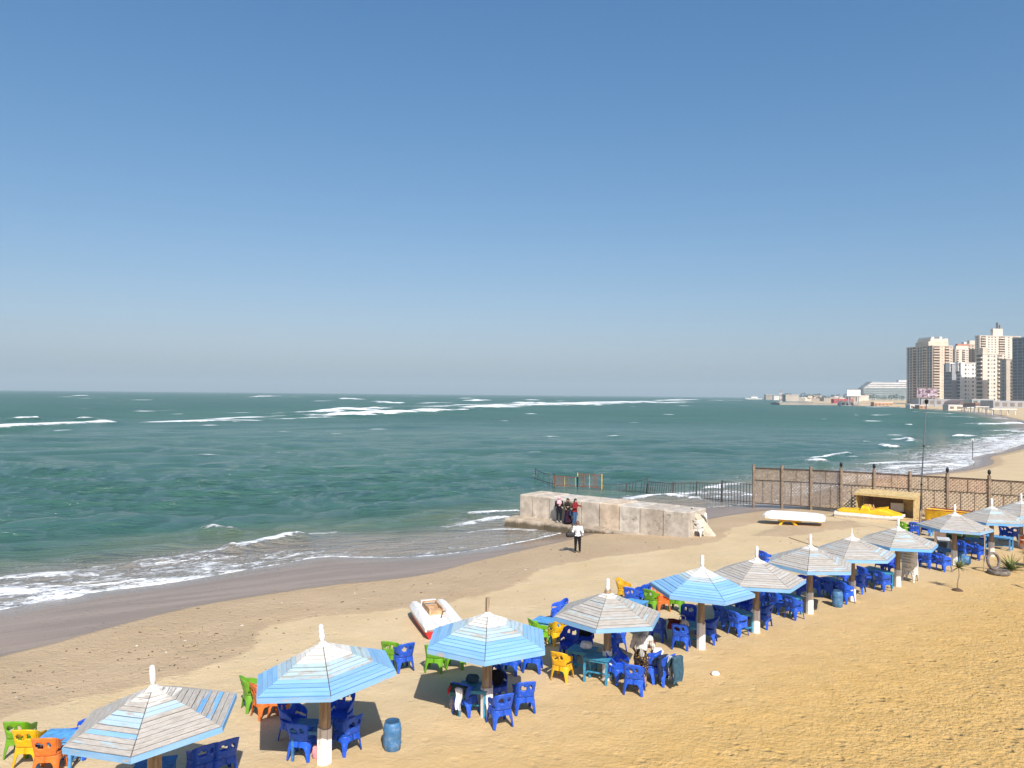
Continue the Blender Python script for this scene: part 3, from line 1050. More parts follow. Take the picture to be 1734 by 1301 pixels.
# pixel of the chair's foot centre, heading (0 = its back towards the camera, 90 = facing right), colour, label
G1, G2, G3, G4, G5 = 'chairs by the nearest parasols', 'chairs around the third parasol', 'chairs around the fourth parasol', 'chairs behind the parasol row', 'chairs under the far parasols'
CHAIRS = [
    (36, 1277, 28, GREEN, 'green plastic armchair farthest left at the bottom left corner', G1),
    (52, 1292, 28, YELLOW, 'yellow plastic armchair between the green and the orange one, bottom left', G1),
    (84, 1307, 24, ORANGE, 'orange plastic armchair in front of the blue table, bottom left', G1),
    (135, 1278, -60, BLUE, 'blue chair half hidden under the left edge of the weathered parasol', G1),
    (340, 1322, -20, BLUE, 'left one of two blue chair backs below the weathered parasol', G1),
    (376, 1312, -20, BLUE, 'right one of two blue chair backs below the weathered parasol', G1),
    (430, 1200, 75, GREEN, 'green chair at the left edge of the second parasol', G1),
    (448, 1212, 65, ORANGE, 'orange chair mostly hidden behind the second parasol canopy', G1),
    (476, 1210, 20, ORANGE, 'orange chair in the shade under the second parasol', G1),
    (497, 1252, 140, BLUE, 'blue chair behind another at the left of the second parasol post', G1),
    (512, 1281, 25, BLUE, 'blue chair in front at the left of the second parasol post', G1),
    (577, 1240, 200, BLUE, 'dark blue chair in shade behind the second parasol post', G1),
    (586, 1271, -40, BLUE, 'blue chair at the right of the second parasol post', G1),
    (682, 1134, -25, BLUE, 'lone blue chair on open sand right of the second parasol', G1),
    (664, 1130, 20, GREEN, 'green chair peeping out behind the lone blue chair', G1),
    (737, 1136, 15, GREEN, 'green chair in shade under the left side of the third parasol', G2),
    (772, 1130, 10, GREEN, 'green chair deepest in shade behind the third parasol', G2),
    (865, 1140, 20, BLUE, 'blue chair in shade at the right of the third parasol', G2),
    (902, 1136, 10, BLUE, 'blue chair in the sun just right of the third parasol canopy', G2),
    (846, 1227, -25, BLUE, 'blue chair with its back to us at the foot of the third parasol', G2),
    (886, 1204, -15, BLUE, 'blue chair with two cut-outs standing right of the third parasol post', G2),
    (788, 1207, 30, BLUE, 'blue chair hung with a dark jacket left of the third parasol post', G2),
    (840, 1186, 150, BLUE, 'blue chair holding a black bag close behind the third parasol post', G2),
    (945, 1056, -100, BLUE, 'blue chair behind the small table left of the grey parasol', G3),
    (913, 1092, 60, GREEN, 'green chair left of the yellow one beside the grey parasol', G3),
    (943, 1090, -30, YELLOW, 'yellow chair in part shade at the left of the grey parasol', G3),
    (972, 1062, 20, GREEN, 'green chair almost hidden behind the grey parasol', G3),
    (963, 1113, 200, DBLUE, 'dark blue chair in shade under the left of the grey parasol', G3),
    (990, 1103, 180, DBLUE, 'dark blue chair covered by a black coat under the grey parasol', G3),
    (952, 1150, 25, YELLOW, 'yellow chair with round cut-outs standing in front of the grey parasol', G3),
    (1043, 1102, -35, BLUE, 'blue chair right behind the post of the grey parasol', G3),
    (1047, 1154, 140, BLUE, 'blue chair at the right of the grey parasol post, facing us', G3),
    (1074, 1173, 10, BLUE, 'blue chair nearest to us at the feet of the stooping person', G3),
    (1098, 1152, -70, BLUE, 'blue chair holding a white plastic bag beside the draped jackets', G3),
    (1120, 1156, -55, BLUE, 'blue chair draped with jackets right of the stooping person', G3),
    (1058, 1018, 110, YELLOW, 'yellow chair behind the grey parasol at the blue table', G4),
    (1070, 1030, 20, BLUE, 'blue chair below the yellow one behind the grey parasol', G4),
    (1088, 1022, -60, BLUE, 'blue chair left of the bright blue parasol in the back row', G4),
    (1104, 1034, 30, GREEN, 'green chair at the left corner of the bright blue parasol', G4),
    (1120, 1034, 150, ORANGE, 'orange chair half hidden by the bright blue parasol', G4),
    (1146, 1034, 20, GREEN, 'green chair behind the bright blue parasol with only its legs showing', G4),
    (1113, 1084, 15, BLUE, 'blue chair in shade between the grey and the bright blue parasol', G4),
    (1153, 1098, 10, BLUE, 'blue chair with a white patterned bag at the bright blue parasol', G4),
    (1166, 1070, 180, DBLUE, 'dark blue chair in shade behind the bright blue parasol post', G4),
    (1199, 1088, -80, BLUE, 'blue chair right beside the post of the bright blue parasol', G4),
    (1224, 1063, 42, BLUE, 'left chair of the blue pair at the sixth parasol', G5),
    (1250, 1075, 40, BLUE, 'right chair of the blue pair at the sixth parasol', G5),
    (1292, 1062, -70, BLUE, 'blue chair right beside the sixth parasol post', G5),
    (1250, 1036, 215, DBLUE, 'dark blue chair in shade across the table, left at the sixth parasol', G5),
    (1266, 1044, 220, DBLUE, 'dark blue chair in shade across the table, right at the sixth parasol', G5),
    (1296, 962, 40, BLUE, 'lone blue chair on pale sand behind the sixth parasol', G5),
    (1292, 1030, 40, BLUE, 'left of three blue chairs in a row before the seventh parasol', G5),
    (1317, 1038, 42, BLUE, 'middle of three blue chairs in a row before the seventh parasol', G5),
    (1345, 1047, 40, BLUE, 'right of three blue chairs in a row before the seventh parasol', G5),
    (1352, 1012, 220, DBLUE, 'dark blue chair in shade behind the table of the seventh parasol', G5),
    (1386, 1008, 42, BLUE, 'blue chair left of the small standing barrel', G5),
    (1408, 1013, 40, BLUE, 'blue chair right behind the small standing barrel', G5),
    (1432, 1020, 42, BLUE, 'blue chair between the small barrel and the eighth parasol post', G5),
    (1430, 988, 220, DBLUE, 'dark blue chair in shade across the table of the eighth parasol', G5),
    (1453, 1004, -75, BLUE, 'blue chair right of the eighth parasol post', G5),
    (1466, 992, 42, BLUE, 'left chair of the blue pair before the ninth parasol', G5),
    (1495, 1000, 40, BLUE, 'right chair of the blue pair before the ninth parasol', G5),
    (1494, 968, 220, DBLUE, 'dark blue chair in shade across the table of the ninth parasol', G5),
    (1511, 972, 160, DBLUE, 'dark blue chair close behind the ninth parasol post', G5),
    (1530, 907, 30, GREEN, 'green chair beside the tall thin pole', G4),
    (1548, 908, 0, BLUE, 'blue chair left of the tall thin pole', G4),
    (1566, 906, 0, BLUE, 'blue chair right of the tall thin pole', G4),
    (1585, 901, 0, BLUE, 'blue chair left behind the tenth parasol', G4),
    (1603, 902, 20, BLUE, 'blue chair right behind the tenth parasol', G4),
    (1556, 957, 40, BLUE, 'left of three blue chairs before the tenth parasol', G5),
    (1573, 962, 42, BLUE, 'middle of three blue chairs before the tenth parasol', G5),
    (1598, 967, 40, BLUE, 'right of three blue chairs before the tenth parasol', G5),
    (1633, 943, 40, BLUE, 'left chair of the blue pair before the pale aqua parasol', G5),
    (1657, 948, 42, BLUE, 'right chair of the blue pair before the pale aqua parasol', G5),
    (1668, 925, 150, DBLUE, 'dark blue chair in shade behind the pale aqua parasol post', G5),
    (1702, 915, 20, BLUE, 'left blue chair at the light blue table near the right edge', G5),
    (1718, 917, -20, BLUE, 'right blue chair at the light blue table near the right edge', G5),
    (1738, 930, -30, ORANGE, 'orange chair at the right edge of the picture', G5),
]
for px, py, fc, colr, lab, grp in CHAIRS:
    p = ground(px, py)
    chair_at(Vector((p.x, p.y, p.z - .015)), fc, colr, lab, grp)

# stack of white chairs under the ninth parasol
p = ground(1541, 984)
for k in range(7):
    chair_at(Vector((p.x, p.y, p.z - .01 + .125 * k)), 20 + 2 * (k % 3), CWHITE, 'white plastic chair, ' + ('bottom one', 'second from below', 'third from below', 'middle one', 'third from the top', 'second from the top', 'topmost one')[k] + ' of the stack beside the ninth parasol', 'stacked white chairs')
# white chairs in the heap by the concrete wall
p = ground(1183, 908)
chair_at(Vector((p.x, p.y, p.z)), 25, CWHITE, 'white plastic chair upright against the end of the concrete wall', 'heap of white chairs')
chair_at(Vector((p.x + .1, p.y + .35, p.z + .42)), 40, CWHITE, 'white plastic chair on top of the heap by the concrete wall', 'heap of white chairs', (28, 8))

# ------------------------------------------------------------------ tables
t_wood = tinted('painted_table', .55, .18, .3, 6.0, (.45, .42, .36), .35)
def table_meshes(w, d):
    out = []
    n = 5
    for k in range(n):
        y = -d / 2 + d * (k + .5) / n
        out.append(('tabletop_board', MB().box((0, y, .715), (w, d / n - .008, .024)).mesh('tabletop_board', t_wood)))
    for sx in (-1, 1):
        for sy in (-1, 1):
            b = MB()
            b.box((sx * (w / 2 - .06), sy * (d / 2 - .06), .345), (.06, .06, .71))
            out.append(('leg', b.mesh('leg', t_wood)))
    for sx in (-1, 1):
        out.append(('stretcher', MB().box((sx * (w / 2 - .06), 0, .22), (.035, d - .18, .05)).mesh('stretcher', t_wood)))
        out.append(('apron', MB().box((sx * (w / 2 - .06), 0, .665), (.035, d - .18, .07)).mesh('apron', t_wood)))
    for sy in (-1, 1):
        out.append(('apron', MB().box((0, sy * (d / 2 - .06), .665), (w - .18, .03, .07)).mesh('apron', t_wood)))
    out.append(('stretcher', MB().box((0, 0, .22), (w - .16, .03, .045)).mesh('stretcher', t_wood)))
    return out
SMALL, LONG = table_meshes(.8, .7), table_meshes(1.3, .7)
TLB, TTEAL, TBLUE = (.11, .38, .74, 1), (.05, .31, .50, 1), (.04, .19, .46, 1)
TABLES = [   # pixel of the middle of the top
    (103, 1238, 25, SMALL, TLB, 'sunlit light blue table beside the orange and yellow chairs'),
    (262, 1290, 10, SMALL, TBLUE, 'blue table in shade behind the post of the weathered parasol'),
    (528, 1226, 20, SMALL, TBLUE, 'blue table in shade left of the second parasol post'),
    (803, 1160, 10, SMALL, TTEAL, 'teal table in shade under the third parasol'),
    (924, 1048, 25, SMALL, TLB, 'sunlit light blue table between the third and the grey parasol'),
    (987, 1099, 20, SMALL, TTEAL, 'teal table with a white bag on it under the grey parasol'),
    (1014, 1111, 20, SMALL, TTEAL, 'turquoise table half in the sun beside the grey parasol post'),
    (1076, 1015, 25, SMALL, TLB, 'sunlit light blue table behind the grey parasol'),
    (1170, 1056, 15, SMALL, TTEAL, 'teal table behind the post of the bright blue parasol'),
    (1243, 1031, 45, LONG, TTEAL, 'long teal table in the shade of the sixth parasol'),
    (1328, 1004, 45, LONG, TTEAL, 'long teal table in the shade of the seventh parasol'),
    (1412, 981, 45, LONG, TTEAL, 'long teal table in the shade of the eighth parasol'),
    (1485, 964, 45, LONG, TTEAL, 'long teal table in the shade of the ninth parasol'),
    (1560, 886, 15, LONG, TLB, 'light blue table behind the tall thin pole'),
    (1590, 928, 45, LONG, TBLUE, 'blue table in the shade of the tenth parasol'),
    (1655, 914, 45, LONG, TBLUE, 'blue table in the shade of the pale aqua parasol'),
    (1692, 908, 15, LONG, TLB, 'light blue table standing free near the right edge'),
]
for px, py, fc, kit, colr, lab in TABLES:
    q = at(px, py, .72)
    root = thing('wooden_table', lab, 'table', (q.x, q.y, G(q.x, q.y) - .01), heading(q, fc), 'painted tables under the parasols')
    for nm, me in kit:
        o = link(nm, me, root)
        o.color = colr

# ------------------------------------------------------------------ barrels and bins
BARREL = simple('blue_barrel_plastic', (.055, .17, .34), .5, .2, 5, .4, 0, 0, (.45, .42, .36), .25)
def barrel(p, label, s=1.0, lying=None, parts=True):
    root = thing('barrel', label, 'barrel', p, 0, 'blue plastic barrels')
    b = MB()
    b.lathe([(.22 * s, 0), (.27 * s, .04 * s), (.285 * s, .2 * s), (.30 * s, .24 * s), (.285 * s, .28 * s), (.295 * s, .45 * s), (.285 * s, .62 * s), (.30 * s, .66 * s),
             (.285 * s, .70 * s), (.265 * s, .86 * s), (.22 * s, .92 * s)], 24)
    b.build('body', BARREL, root, smooth=True)
    b = MB()
    b.lathe([(.20 * s, .918 * s), (.225 * s, .922 * s), (.235 * s, .945 * s), (.215 * s, .95 * s), (.205 * s, .932 * s), (.02 * s, .93 * s)], 24)
    b.build('lid', simple('barrel_lid', (.035, .09, .17), .55), root, smooth=True)
    if lying:
        root.rotation_euler = lying
    return root
p = ground(664, 1268)
barrel((p.x, p.y, p.z - .03), 'large blue barrel standing alone on the sand right of the second parasol', .74)
p = ground(1418, 1027)
barrel((p.x, p.y, p.z - .03), 'small blue barrel standing in front of the eighth parasol chairs', .72)
p = ground(1626, 956)
barrel((p.x, p.y, p.z - .03), 'blue barrel upright behind the palm sapling beside the tenth parasol', .75)
p = ground(1640, 957)
barrel((p.x - .5, p.y + .45, p.z + .24), 'blue barrel lying on its side near the palm sapling', .8, (R(90), 0, R(48)))
p = ground(1597, 940)
root = thing('waste_bin', 'dark grey waste bin with white lid stripe behind the tenth parasol', 'bin', (p.x, p.y, p.z - .02), -.4)
b = MB()
b.box((0, 0, .42), (.5, .5, .84), taper=1.12)
b.build('body', simple('bin_grey', (.07, .085, .10), .6), root)
b = MB()
b.box((0, 0, .90), (.60, .60, .09))
b.build('lid', simple('bin_lid', (.55, .57, .58), .5), root)

# ------------------------------------------------------------------ clothes, bags and litter left on the furniture
def cloth_mat(name, color, stripes=None):
    if name in MATS:
        return MATS[name]
    tt = NT(name)
    cc = tt.coord('Object')
    n = tt.noise(cc, 9, 4)
    cl = tt.mix(tt.ramp(n, .3, .7), tuple(v * .8 for v in color), tuple(min(1, v * 1.15) for v in color))
    if stripes:
        w = tt.n('TexWave', i_Scale=stripes[1], i_Distortion=.4)
        tt.l(cc, w.inputs['Vector'])
        cl = tt.mix(tt.ramp(w.outputs['Fac'], .55, .7), cl, stripes[0])
    tt.l(cl, tt.b.inputs['Base Color'])
    tt.b.inputs['Roughness'].default_value = .9
    tt.b.inputs['Specular IOR Level'].default_value = .15
    tt.bump(tt.noise(cc, 14, 4), .6, .02)
    MATS[name] = tt.mat
    return tt.mat

def drape(name, label, cat, p, fc, mat, w=.5, front=.45, back=.5, top=.86, yoff=-.36, seed=1):
    """cloth hung over a chair back: a folded sheet with thickness, wrinkled"""
    rng = np.random.RandomState(seed)
    prof = []
    for k in range(7):
        prof.append((yoff - .05 - .02 * math.sin(k), top - back * (1 - k / 6)))
    prof += [(yoff - .03, top + .015), (yoff + .02, top + .02), (yoff + .06, top)]
    for k in range(1, 7):
        prof.append((yoff + .07 + .10 * k / 6, top - front * k / 6))
    nx = 11
    vs, fs = [], []
    for side in (0, 1):
        for i, (y, z) in enumerate(prof):
            for j in range(nx):
                u = j / (nx - 1) - .5
                hang = 1 + .10 * math.sin(i * .7 + seed)
                wr_ = .022 * math.sin(u * 17 + seed + i * .35) * (1 if i < 7 or i > 9 else .3)
                x = u * w * hang + .015 * math.sin(i + seed)
                th = .012 if side else -.012
                dy = (-1 if i < 8 else 1)
                vs.append((x, y + wr_ + dy * th, z + (th if 6 < i < 10 else 0) - abs(u) * .06))
    n1 = len(prof) * nx
    for side in (0, 1):
        for i in range(len(prof) - 1):
            for j in range(nx - 1):
                a = side * n1 + i * nx + j
                f = (a, a + 1, a + nx + 1, a + nx)
                fs.append(f if side else f[::-1])
    for i in range(len(prof) - 1):
        for j in (0, nx - 1):
            a = i * nx + j
            fs.append((a, a + nx, n1 + a + nx, n1 + a) if j == 0 else (a + nx, a, n1 + a, n1 + a + nx))
    for j in range(nx - 1):
        for i in (0, len(prof) - 1):
            a = i * nx + j
            fs.append((a, n1 + a, n1 + a + 1, a + 1))
    o = MB().add(vs, fs).build(name, mat, None, p, heading(p, fc), True)
    return tag(o, label, cat)

def lump(name, label, cat, p, size, mat, seed=1, rz=0.0, strap=False):
    """soft bag: a squashed, dented pouch with an optional strap"""
    rng = random.Random(seed)
    rings = []
    for i in range(9):
        a = -math.pi / 2 + math.pi * (i + .3) / 8.6
        rr = []
        for k in range(14):
            th = 2 * math.pi * k / 14
            e = .55
            cx, sy = math.copysign(abs(math.cos(th)) ** e, math.cos(th)), math.copysign(abs(math.sin(th)) ** e, math.sin(th))
            f = 1 + .16 * math.sin(3 * th + seed + i) * math.cos(i * 1.7 + seed) + rng.uniform(-.04, .04)
            rr.append(Vector((size[0] / 2 * abs(math.cos(a)) ** .5 * cx * f, size[1] / 2 * abs(math.cos(a)) ** .5 * sy * f, size[2] / 2 * (1 + math.sin(a)))))
        rings.append(rr)
    b = MB().rings(rings)
    if strap:
        b2 = [Vector((size[0] * .3 * math.cos(u), 0, size[2] * .92 + size[2] * .5 * math.sin(u))) for u in np.linspace(0, math.pi, 9)]
        b.tube(b2, .014, 6)
    o = b.build(name, mat, None, p, rz, True)
    return tag(o, label, cat)

BLACKC, NAVYC, TEALC, PINKC, REDC = cloth_mat('black_cloth', (.012, .012, .014)), cloth_mat('navy_cloth', (.02, .03, .06)), cloth_mat('slate_cloth', (.045, .10, .14)), cloth_mat('pink_cloth', (.75, .32, .36)), cloth_mat('red_cloth', (.55, .025, .03))
MAROONC, WHITEC = cloth_mat('maroon_cloth', (.10, .015, .015)), cloth_mat('white_plastic', (.80, .80, .80))
STRIPEC = cloth_mat('striped_cloth', (.55, .55, .56), ((.10, .10, .12), 9.0))
PATC = cloth_mat('patterned_white', (.70, .68, .62), ((.16, .15, .14), 6.0))
DTEALC = cloth_mat('dark_green_cloth', (.02, .05, .055))
def on_chair(px, py):
    p = ground(px, py)
    return Vector((p.x, p.y, p.z - .01))
drape('jacket', 'dark green jacket hung over a chair left of the third parasol post', 'jacket', on_chair(788, 1207), 30, DTEALC, .5, .3, .30, seed=2)
drape('towel', 'white towel hanging down the jacket chair at the third parasol', 'towel', on_chair(788, 1208) + Vector((.02, -.05, 0)), 30, WHITEC, .20, .05, .52, top=.80, seed=3)
drape('coat', 'black coat over a dark chair in shade under the grey parasol', 'coat', on_chair(990, 1103), 180, BLACKC, .56, .45, .5, seed=4)
JK = on_chair(1120, 1156)
drape('jacket', 'slate blue jacket hung on the outer side of the chair right of the stooping person', 'jacket', JK + Vector((.12, -.16, 0)), -50, TEALC, .46, .3, .70, top=.93, yoff=-.38, seed=5)
drape('towel', 'grey striped towel hanging between the two jackets', 'towel', JK + Vector((-.10, -.02, 0)), -50, STRIPEC, .20, .3, .60, top=.90, yoff=-.40, seed=6)
drape('jacket', 'black jacket hung on the chair behind the striped towel', 'jacket', JK + Vector((-.24, .08, 0)), -50, NAVYC, .48, .3, .64, top=.86, seed=7)
drape('scarf', 'dark maroon scarf over the chair with the patterned bag', 'scarf', on_chair(1153, 1098) + Vector((-.05, .25, .12)), 20, MAROONC, .42, .3, .3, seed=8)
q = ground(1153, 1098)
lump('backpack', 'white patterned backpack with looped strap on a chair at the bright blue parasol', 'backpack', (q.x + .05, q.y + .02, q.z + .62), (.40, .26, .34), PATC, 3, .2, True)
q = ground(768, 1200)
lump('bag', 'red bag standing on the sand left of the third parasol', 'bag', (q.x, q.y + .1, q.z + .30), (.34, .28, .30), REDC, 4)
lump('bag', 'grey striped bag beneath the red bag at the third parasol', 'bag', (q.x + .06, q.y, q.z - .02), (.34, .26, .36), STRIPEC, 5)
q = ground(840, 1186)
lump('bag', 'black bag on a chair close behind the third parasol post', 'bag', (q.x, q.y, q.z + .42), (.38, .30, .42), BLACKC, 6, .3, True)
q = at(803, 1156, .72)
lump('cloth_bundle', 'blue cloth bundle lying on the teal table under the third parasol', 'bundle', (q.x - .05, q.y + .1, G(q.x, q.y) + .722), (.36, .30, .20), TEALC, 7)
q = at(990, 1100, .72)
lump('plastic_bag', 'white plastic bag on the teal table under the grey parasol', 'bag', (q.x + .05, q.y + .05, G(q.x, q.y) + .722), (.36, .28, .22), WHITEC, 8)
q = ground(1098, 1152)
lump('plastic_bag', 'white plastic bag on the blue chair beside the stooping person', 'bag', (q.x, q.y, q.z + .40), (.34, .3, .26), WHITEC, 9)
q = ground(1112, 1128)
lump('plastic_bag', 'white plastic bag behind the chair draped with jackets', 'bag', (q.x, q.y - .1, q.z + .36), (.34, .26, .24), WHITEC, 10)
q = ground(1104, 1096)
lump('bag', 'maroon bag on the sand between the grey and the bright blue parasol', 'bag', (q.x - .1, q.y, q.z - .02), (.4, .3, .28), MAROONC, 11)
q = ground(535, 1284)
lump('bag', 'pink bag on the sand left of the second parasol post', 'bag', (q.x, q.y, q.z - .02), (.16, .16, .34), PINKC, 12)
q = ground(1646, 925)
lump('cloth_bundle', 'left dark green bundle behind the pale aqua parasol chairs', 'bundle', (q.x - .9, q.y + .3, q.z + .3), (.8, .4, .5), simple('bundle_green', (.02, .05, .02), .8), 13)
lump('cloth_bundle', 'right dark green bundle behind the pale aqua parasol chairs', 'bundle', (q.x + .1, q.y + .3, q.z + .25), (.9, .4, .5), simple('bundle_green', (.02, .05, .02), .8), 14)
# ------------------------------------------------------------------ concrete breakwater wall
t = NT('weathered_concrete')
c = t.pos()
n = t.noise(c, 1.6, 7, .66)
col = t.mix(t.ramp(n, .3, .72), (.38, .345, .295), (.62, .575, .50))
streak = t.noise(t.pos((5, 5, .35)), 1.0, 5, .6)
col = t.mix(t.ramp(streak, .55, .78, 0, .6), col, (.34, .25, .16))
crk = t.n('TexVoronoi', i_Scale=.9, feature='DISTANCE_TO_EDGE')
t.l(t.n('VectorMath', operation='ADD').outputs[0], crk.inputs['Vector'])
vadd = crk.inputs['Vector'].links[0].from_node
t.l(c, vadd.inputs[0])
wv = t.n('TexNoise', i_Scale=2.2, i_Detail=5.0)
t.l(c, wv.inputs['Vector'])
t.l(wv.outputs[1], vadd.inputs[1])
crack = t.math('MULTIPLY', t.ramp(crk.outputs[0], .004, .014, 1, 0), t.ramp(t.noise(c, .6, 3), .5, .6))
col = t.mix(t.math('MULTIPLY', crack, .75), col, (.09, .075, .06))
sep = t.n('SeparateXYZ')
t.l(c, sep.inputs[0])
tide = t.ramp(t.math('ADD', sep.outputs[2], t.math('MULTIPLY', t.math('SUBTRACT', n, .5), .5)), -.62, -.42, 1, 0)
col = t.mix(t.math('MULTIPLY', tide, .8), col, (.085, .075, .045))
oi = t.n('ObjectInfo')
col = t.mix(.75, col, t.mix(1.0, col, oi.outputs['Color'], 'MULTIPLY'))
t.l(col, t.b.inputs['Base Color'])
t.b.inputs['Roughness'].default_value = .9
t.b.inputs['Specular IOR Level'].default_value = .2
t.bump(t.noise(c, 9, 6, .7), .7, .03)
CONC = t.mat
WA, WB = Vector((11.05, 47.7, 0)), Vector((.64, 55.5, 0))       # front face, right end to left end
wd = (WB - WA).normalized()
wnrm = Vector((-wd.y, wd.x, 0))
if wnrm.y < 0:
    wnrm = -wnrm                                                # pointing away from the camera
WL = (WB - WA).length
WTOP, WBOT = 1.28, -.32
root = thing('concrete_wall', 'thick concrete block wall running from the beach into the water', 'wall', (WA.x, WA.y, 0))
rng = random.Random(3)
nb = 9
widths = [1.75, 1.62, 1.52, 1.5, 1.45, 1.25, 1.35, 1.45, 1.12]
k_ = WL / sum(widths)
s0 = 0.0
M = Matrix((wd, wnrm, Vector((0, 0, 1)))).transposed()
for i, w in enumerate(widths):
    w *= k_
    zt = WTOP + rng.uniform(-.03, .02) + (.03 if i == 8 else 0)
    dp = 2.7
    pr = rng.uniform(-.02, .03)
    b = MB()
    ce = wd * (s0 + w / 2) + wnrm * (dp / 2 + pr)
    e = .03
    rr = []
    for z, ins in ((WBOT - .6, 0), (zt - .05, 0), (zt, .05)):
        rr.append([ce + wd * ((w / 2 - e - ins) * sx) + wnrm * ((dp / 2 - ins) * sy) + Vector((0, 0, z)) for sx, sy in ((-1, -1), (1, -1), (1, 1), (-1, 1))])
    b.rings(rr)
    o = b.build('block', CONC, root)
    v = rng.uniform(.82, 1.08)
    warm = rng.uniform(-.05, .12) + (.22 if i == 3 else 0)
    o.color = (v * (1 + warm), v, v * (1 - warm), 1)
    s0 += w
b = MB()                                                       # core that shows dark in the joints, with a sand-blown crown
b.bar(wd * .1 + wnrm * 1.35 + Vector((0, 0, (WTOP + WBOT) / 2 - .35)), wd * (WL - .1) + wnrm * 1.35 + Vector((0, 0, (WTOP + WBOT) / 2 - .35)), 2.4, WTOP - WBOT + .55)
b.build('core', simple('joint_mortar', (.10, .085, .07), .95), root)
# plinth of long slabs in front of the wall
s0 = 1.2
for i, w in enumerate((2.3, 2.2, 2.3, 2.2, 2.2, 1.0)):
    prj = .25 + .95 * (s0 / WL)
    b = MB()
    z1 = WBOT + .04 - .03 * i * 0 - (0.10 if i < 2 else 0) + .04 * (i / 5)
    rr = []
    for z, ins in ((-1.7, 0), (z1 - .12, 0), (z1 - .03, .04), (z1, .14)):
        rr.append([wd * (s0 + w / 2 + (w / 2 - .02 - ins * .3) * sx) + wnrm * (y + (ins if y < 0 else 0)) + Vector((0, 0, z - (.05 if y < 0 else 0))) for sx, y in ((-1, -prj), (1, -prj - .12), (1, .06), (-1, .06))])
    b.rings(rr)
    o = b.build('plinth_slab', CONC, root)
    v = rng.uniform(.52, .72)
    o.color = (v * 1.12, v * .94, v * .74, 1)
    s0 += w

# heap at the wall's end: boards, a tyre and a tarpaulin
q = ground(1196, 908)
PALE = simple('pale_board', (.66, .60, .47), .8, .2, 4, .2, 0, 0, (.3, .22, .12), .4)
for i, (dx, tl, w, lab) in enumerate(((.0, .9, .22, 'pale board leaning nearest the white chairs at the wall end'), (.35, 1.1, .28, 'middle pale board leaning at the wall end'),
                                      (.75, 1.25, .34, 'wide pale board leaning outermost at the wall end'))):
    b = MB()
    b.bar((0, 0, 0), (-.75 - .1 * i, .45, 1.45 - .08 * i), w, .035, (0, 1, .3))
    tag(b.build('leaning_board', PALE, None, (q.x + dx * .55, q.y - .05 - .1 * i, q.z - .02)), lab, 'board', 'boards leaning at the wall end')
b = MB()
pts = []
prof = []
nx, ny = 12, 8
vs, fs = [], []
for lay in (0, 1):
    for i in range(ny):
        for j in range(nx):
            u, v = j / (nx - 1), i / (ny - 1)
            x = -.55 + 1.0 * u
            z = 1.55 * (1 - v) * (1 - .25 * u) + .05 + .05 * math.sin(9 * u + 3 * v)
            y = .1 - .55 * v + .07 * math.sin(12 * u + 2 * v) + (.02 if lay else 0)
            vs.append((x, y, z))
for lay in (0, 1):
    for i in range(ny - 1):
        for j in range(nx - 1):
            a = lay * nx * ny + i * nx + j
            fs.append((a, a + 1, a + nx + 1, a + nx) if not lay else (a, a + nx, a + nx + 1, a + 1))
q2 = ground(1188, 904)
tag(MB().add(vs, fs).build('tarpaulin', cloth_mat('white_tarp', (.72, .69, .60)), None, (q2.x, q2.y + .45, q2.z), 0, True), 'creased whitish tarpaulin over the heap at the wall end', 'tarpaulin')
def tyre(p, rot, label, R0=.30, r0=.085, cat='tyre'):
    b = MB()
    rings = []
    for i in range(24):
        a = 2 * math.pi * i / 24
        rings.append([Vector(((R0 + r0 * math.cos(tt) * (1 if abs(math.cos(tt)) < .9 else .9)) * math.cos(a), (R0 + r0 * math.cos(tt)) * math.sin(a), r0 * 1.15 * math.sin(tt))) for tt in [2 * math.pi * k / 10 for k in range(10)]])
    rings.append(rings[0])
    b.rings(rings, caps=False)
    o = b.build('tyre', simple('old_rubber', (.17, .145, .125), .9, .3, 8), None, p, 0, True)
    o.rotation_euler = rot
    return tag(o, label, cat, 'old tyres')
tyre((q2.x - .05, q2.y - .15, q2.z + .85), (R(68), R(8), R(20)), 'dark rubber ring hung on the heap of white chairs', .34, .07)
b = MB().tube([(0, 0, 0), (0, 0, 1.75)], .05, 8)
tag(b.build('wooden_stake', simple('dark_timber', (.07, .05, .035), .9), None, (q2.x - .62, q2.y + .05, q2.z - .1)), 'dark stake standing at the end of the concrete wall', 'stake')

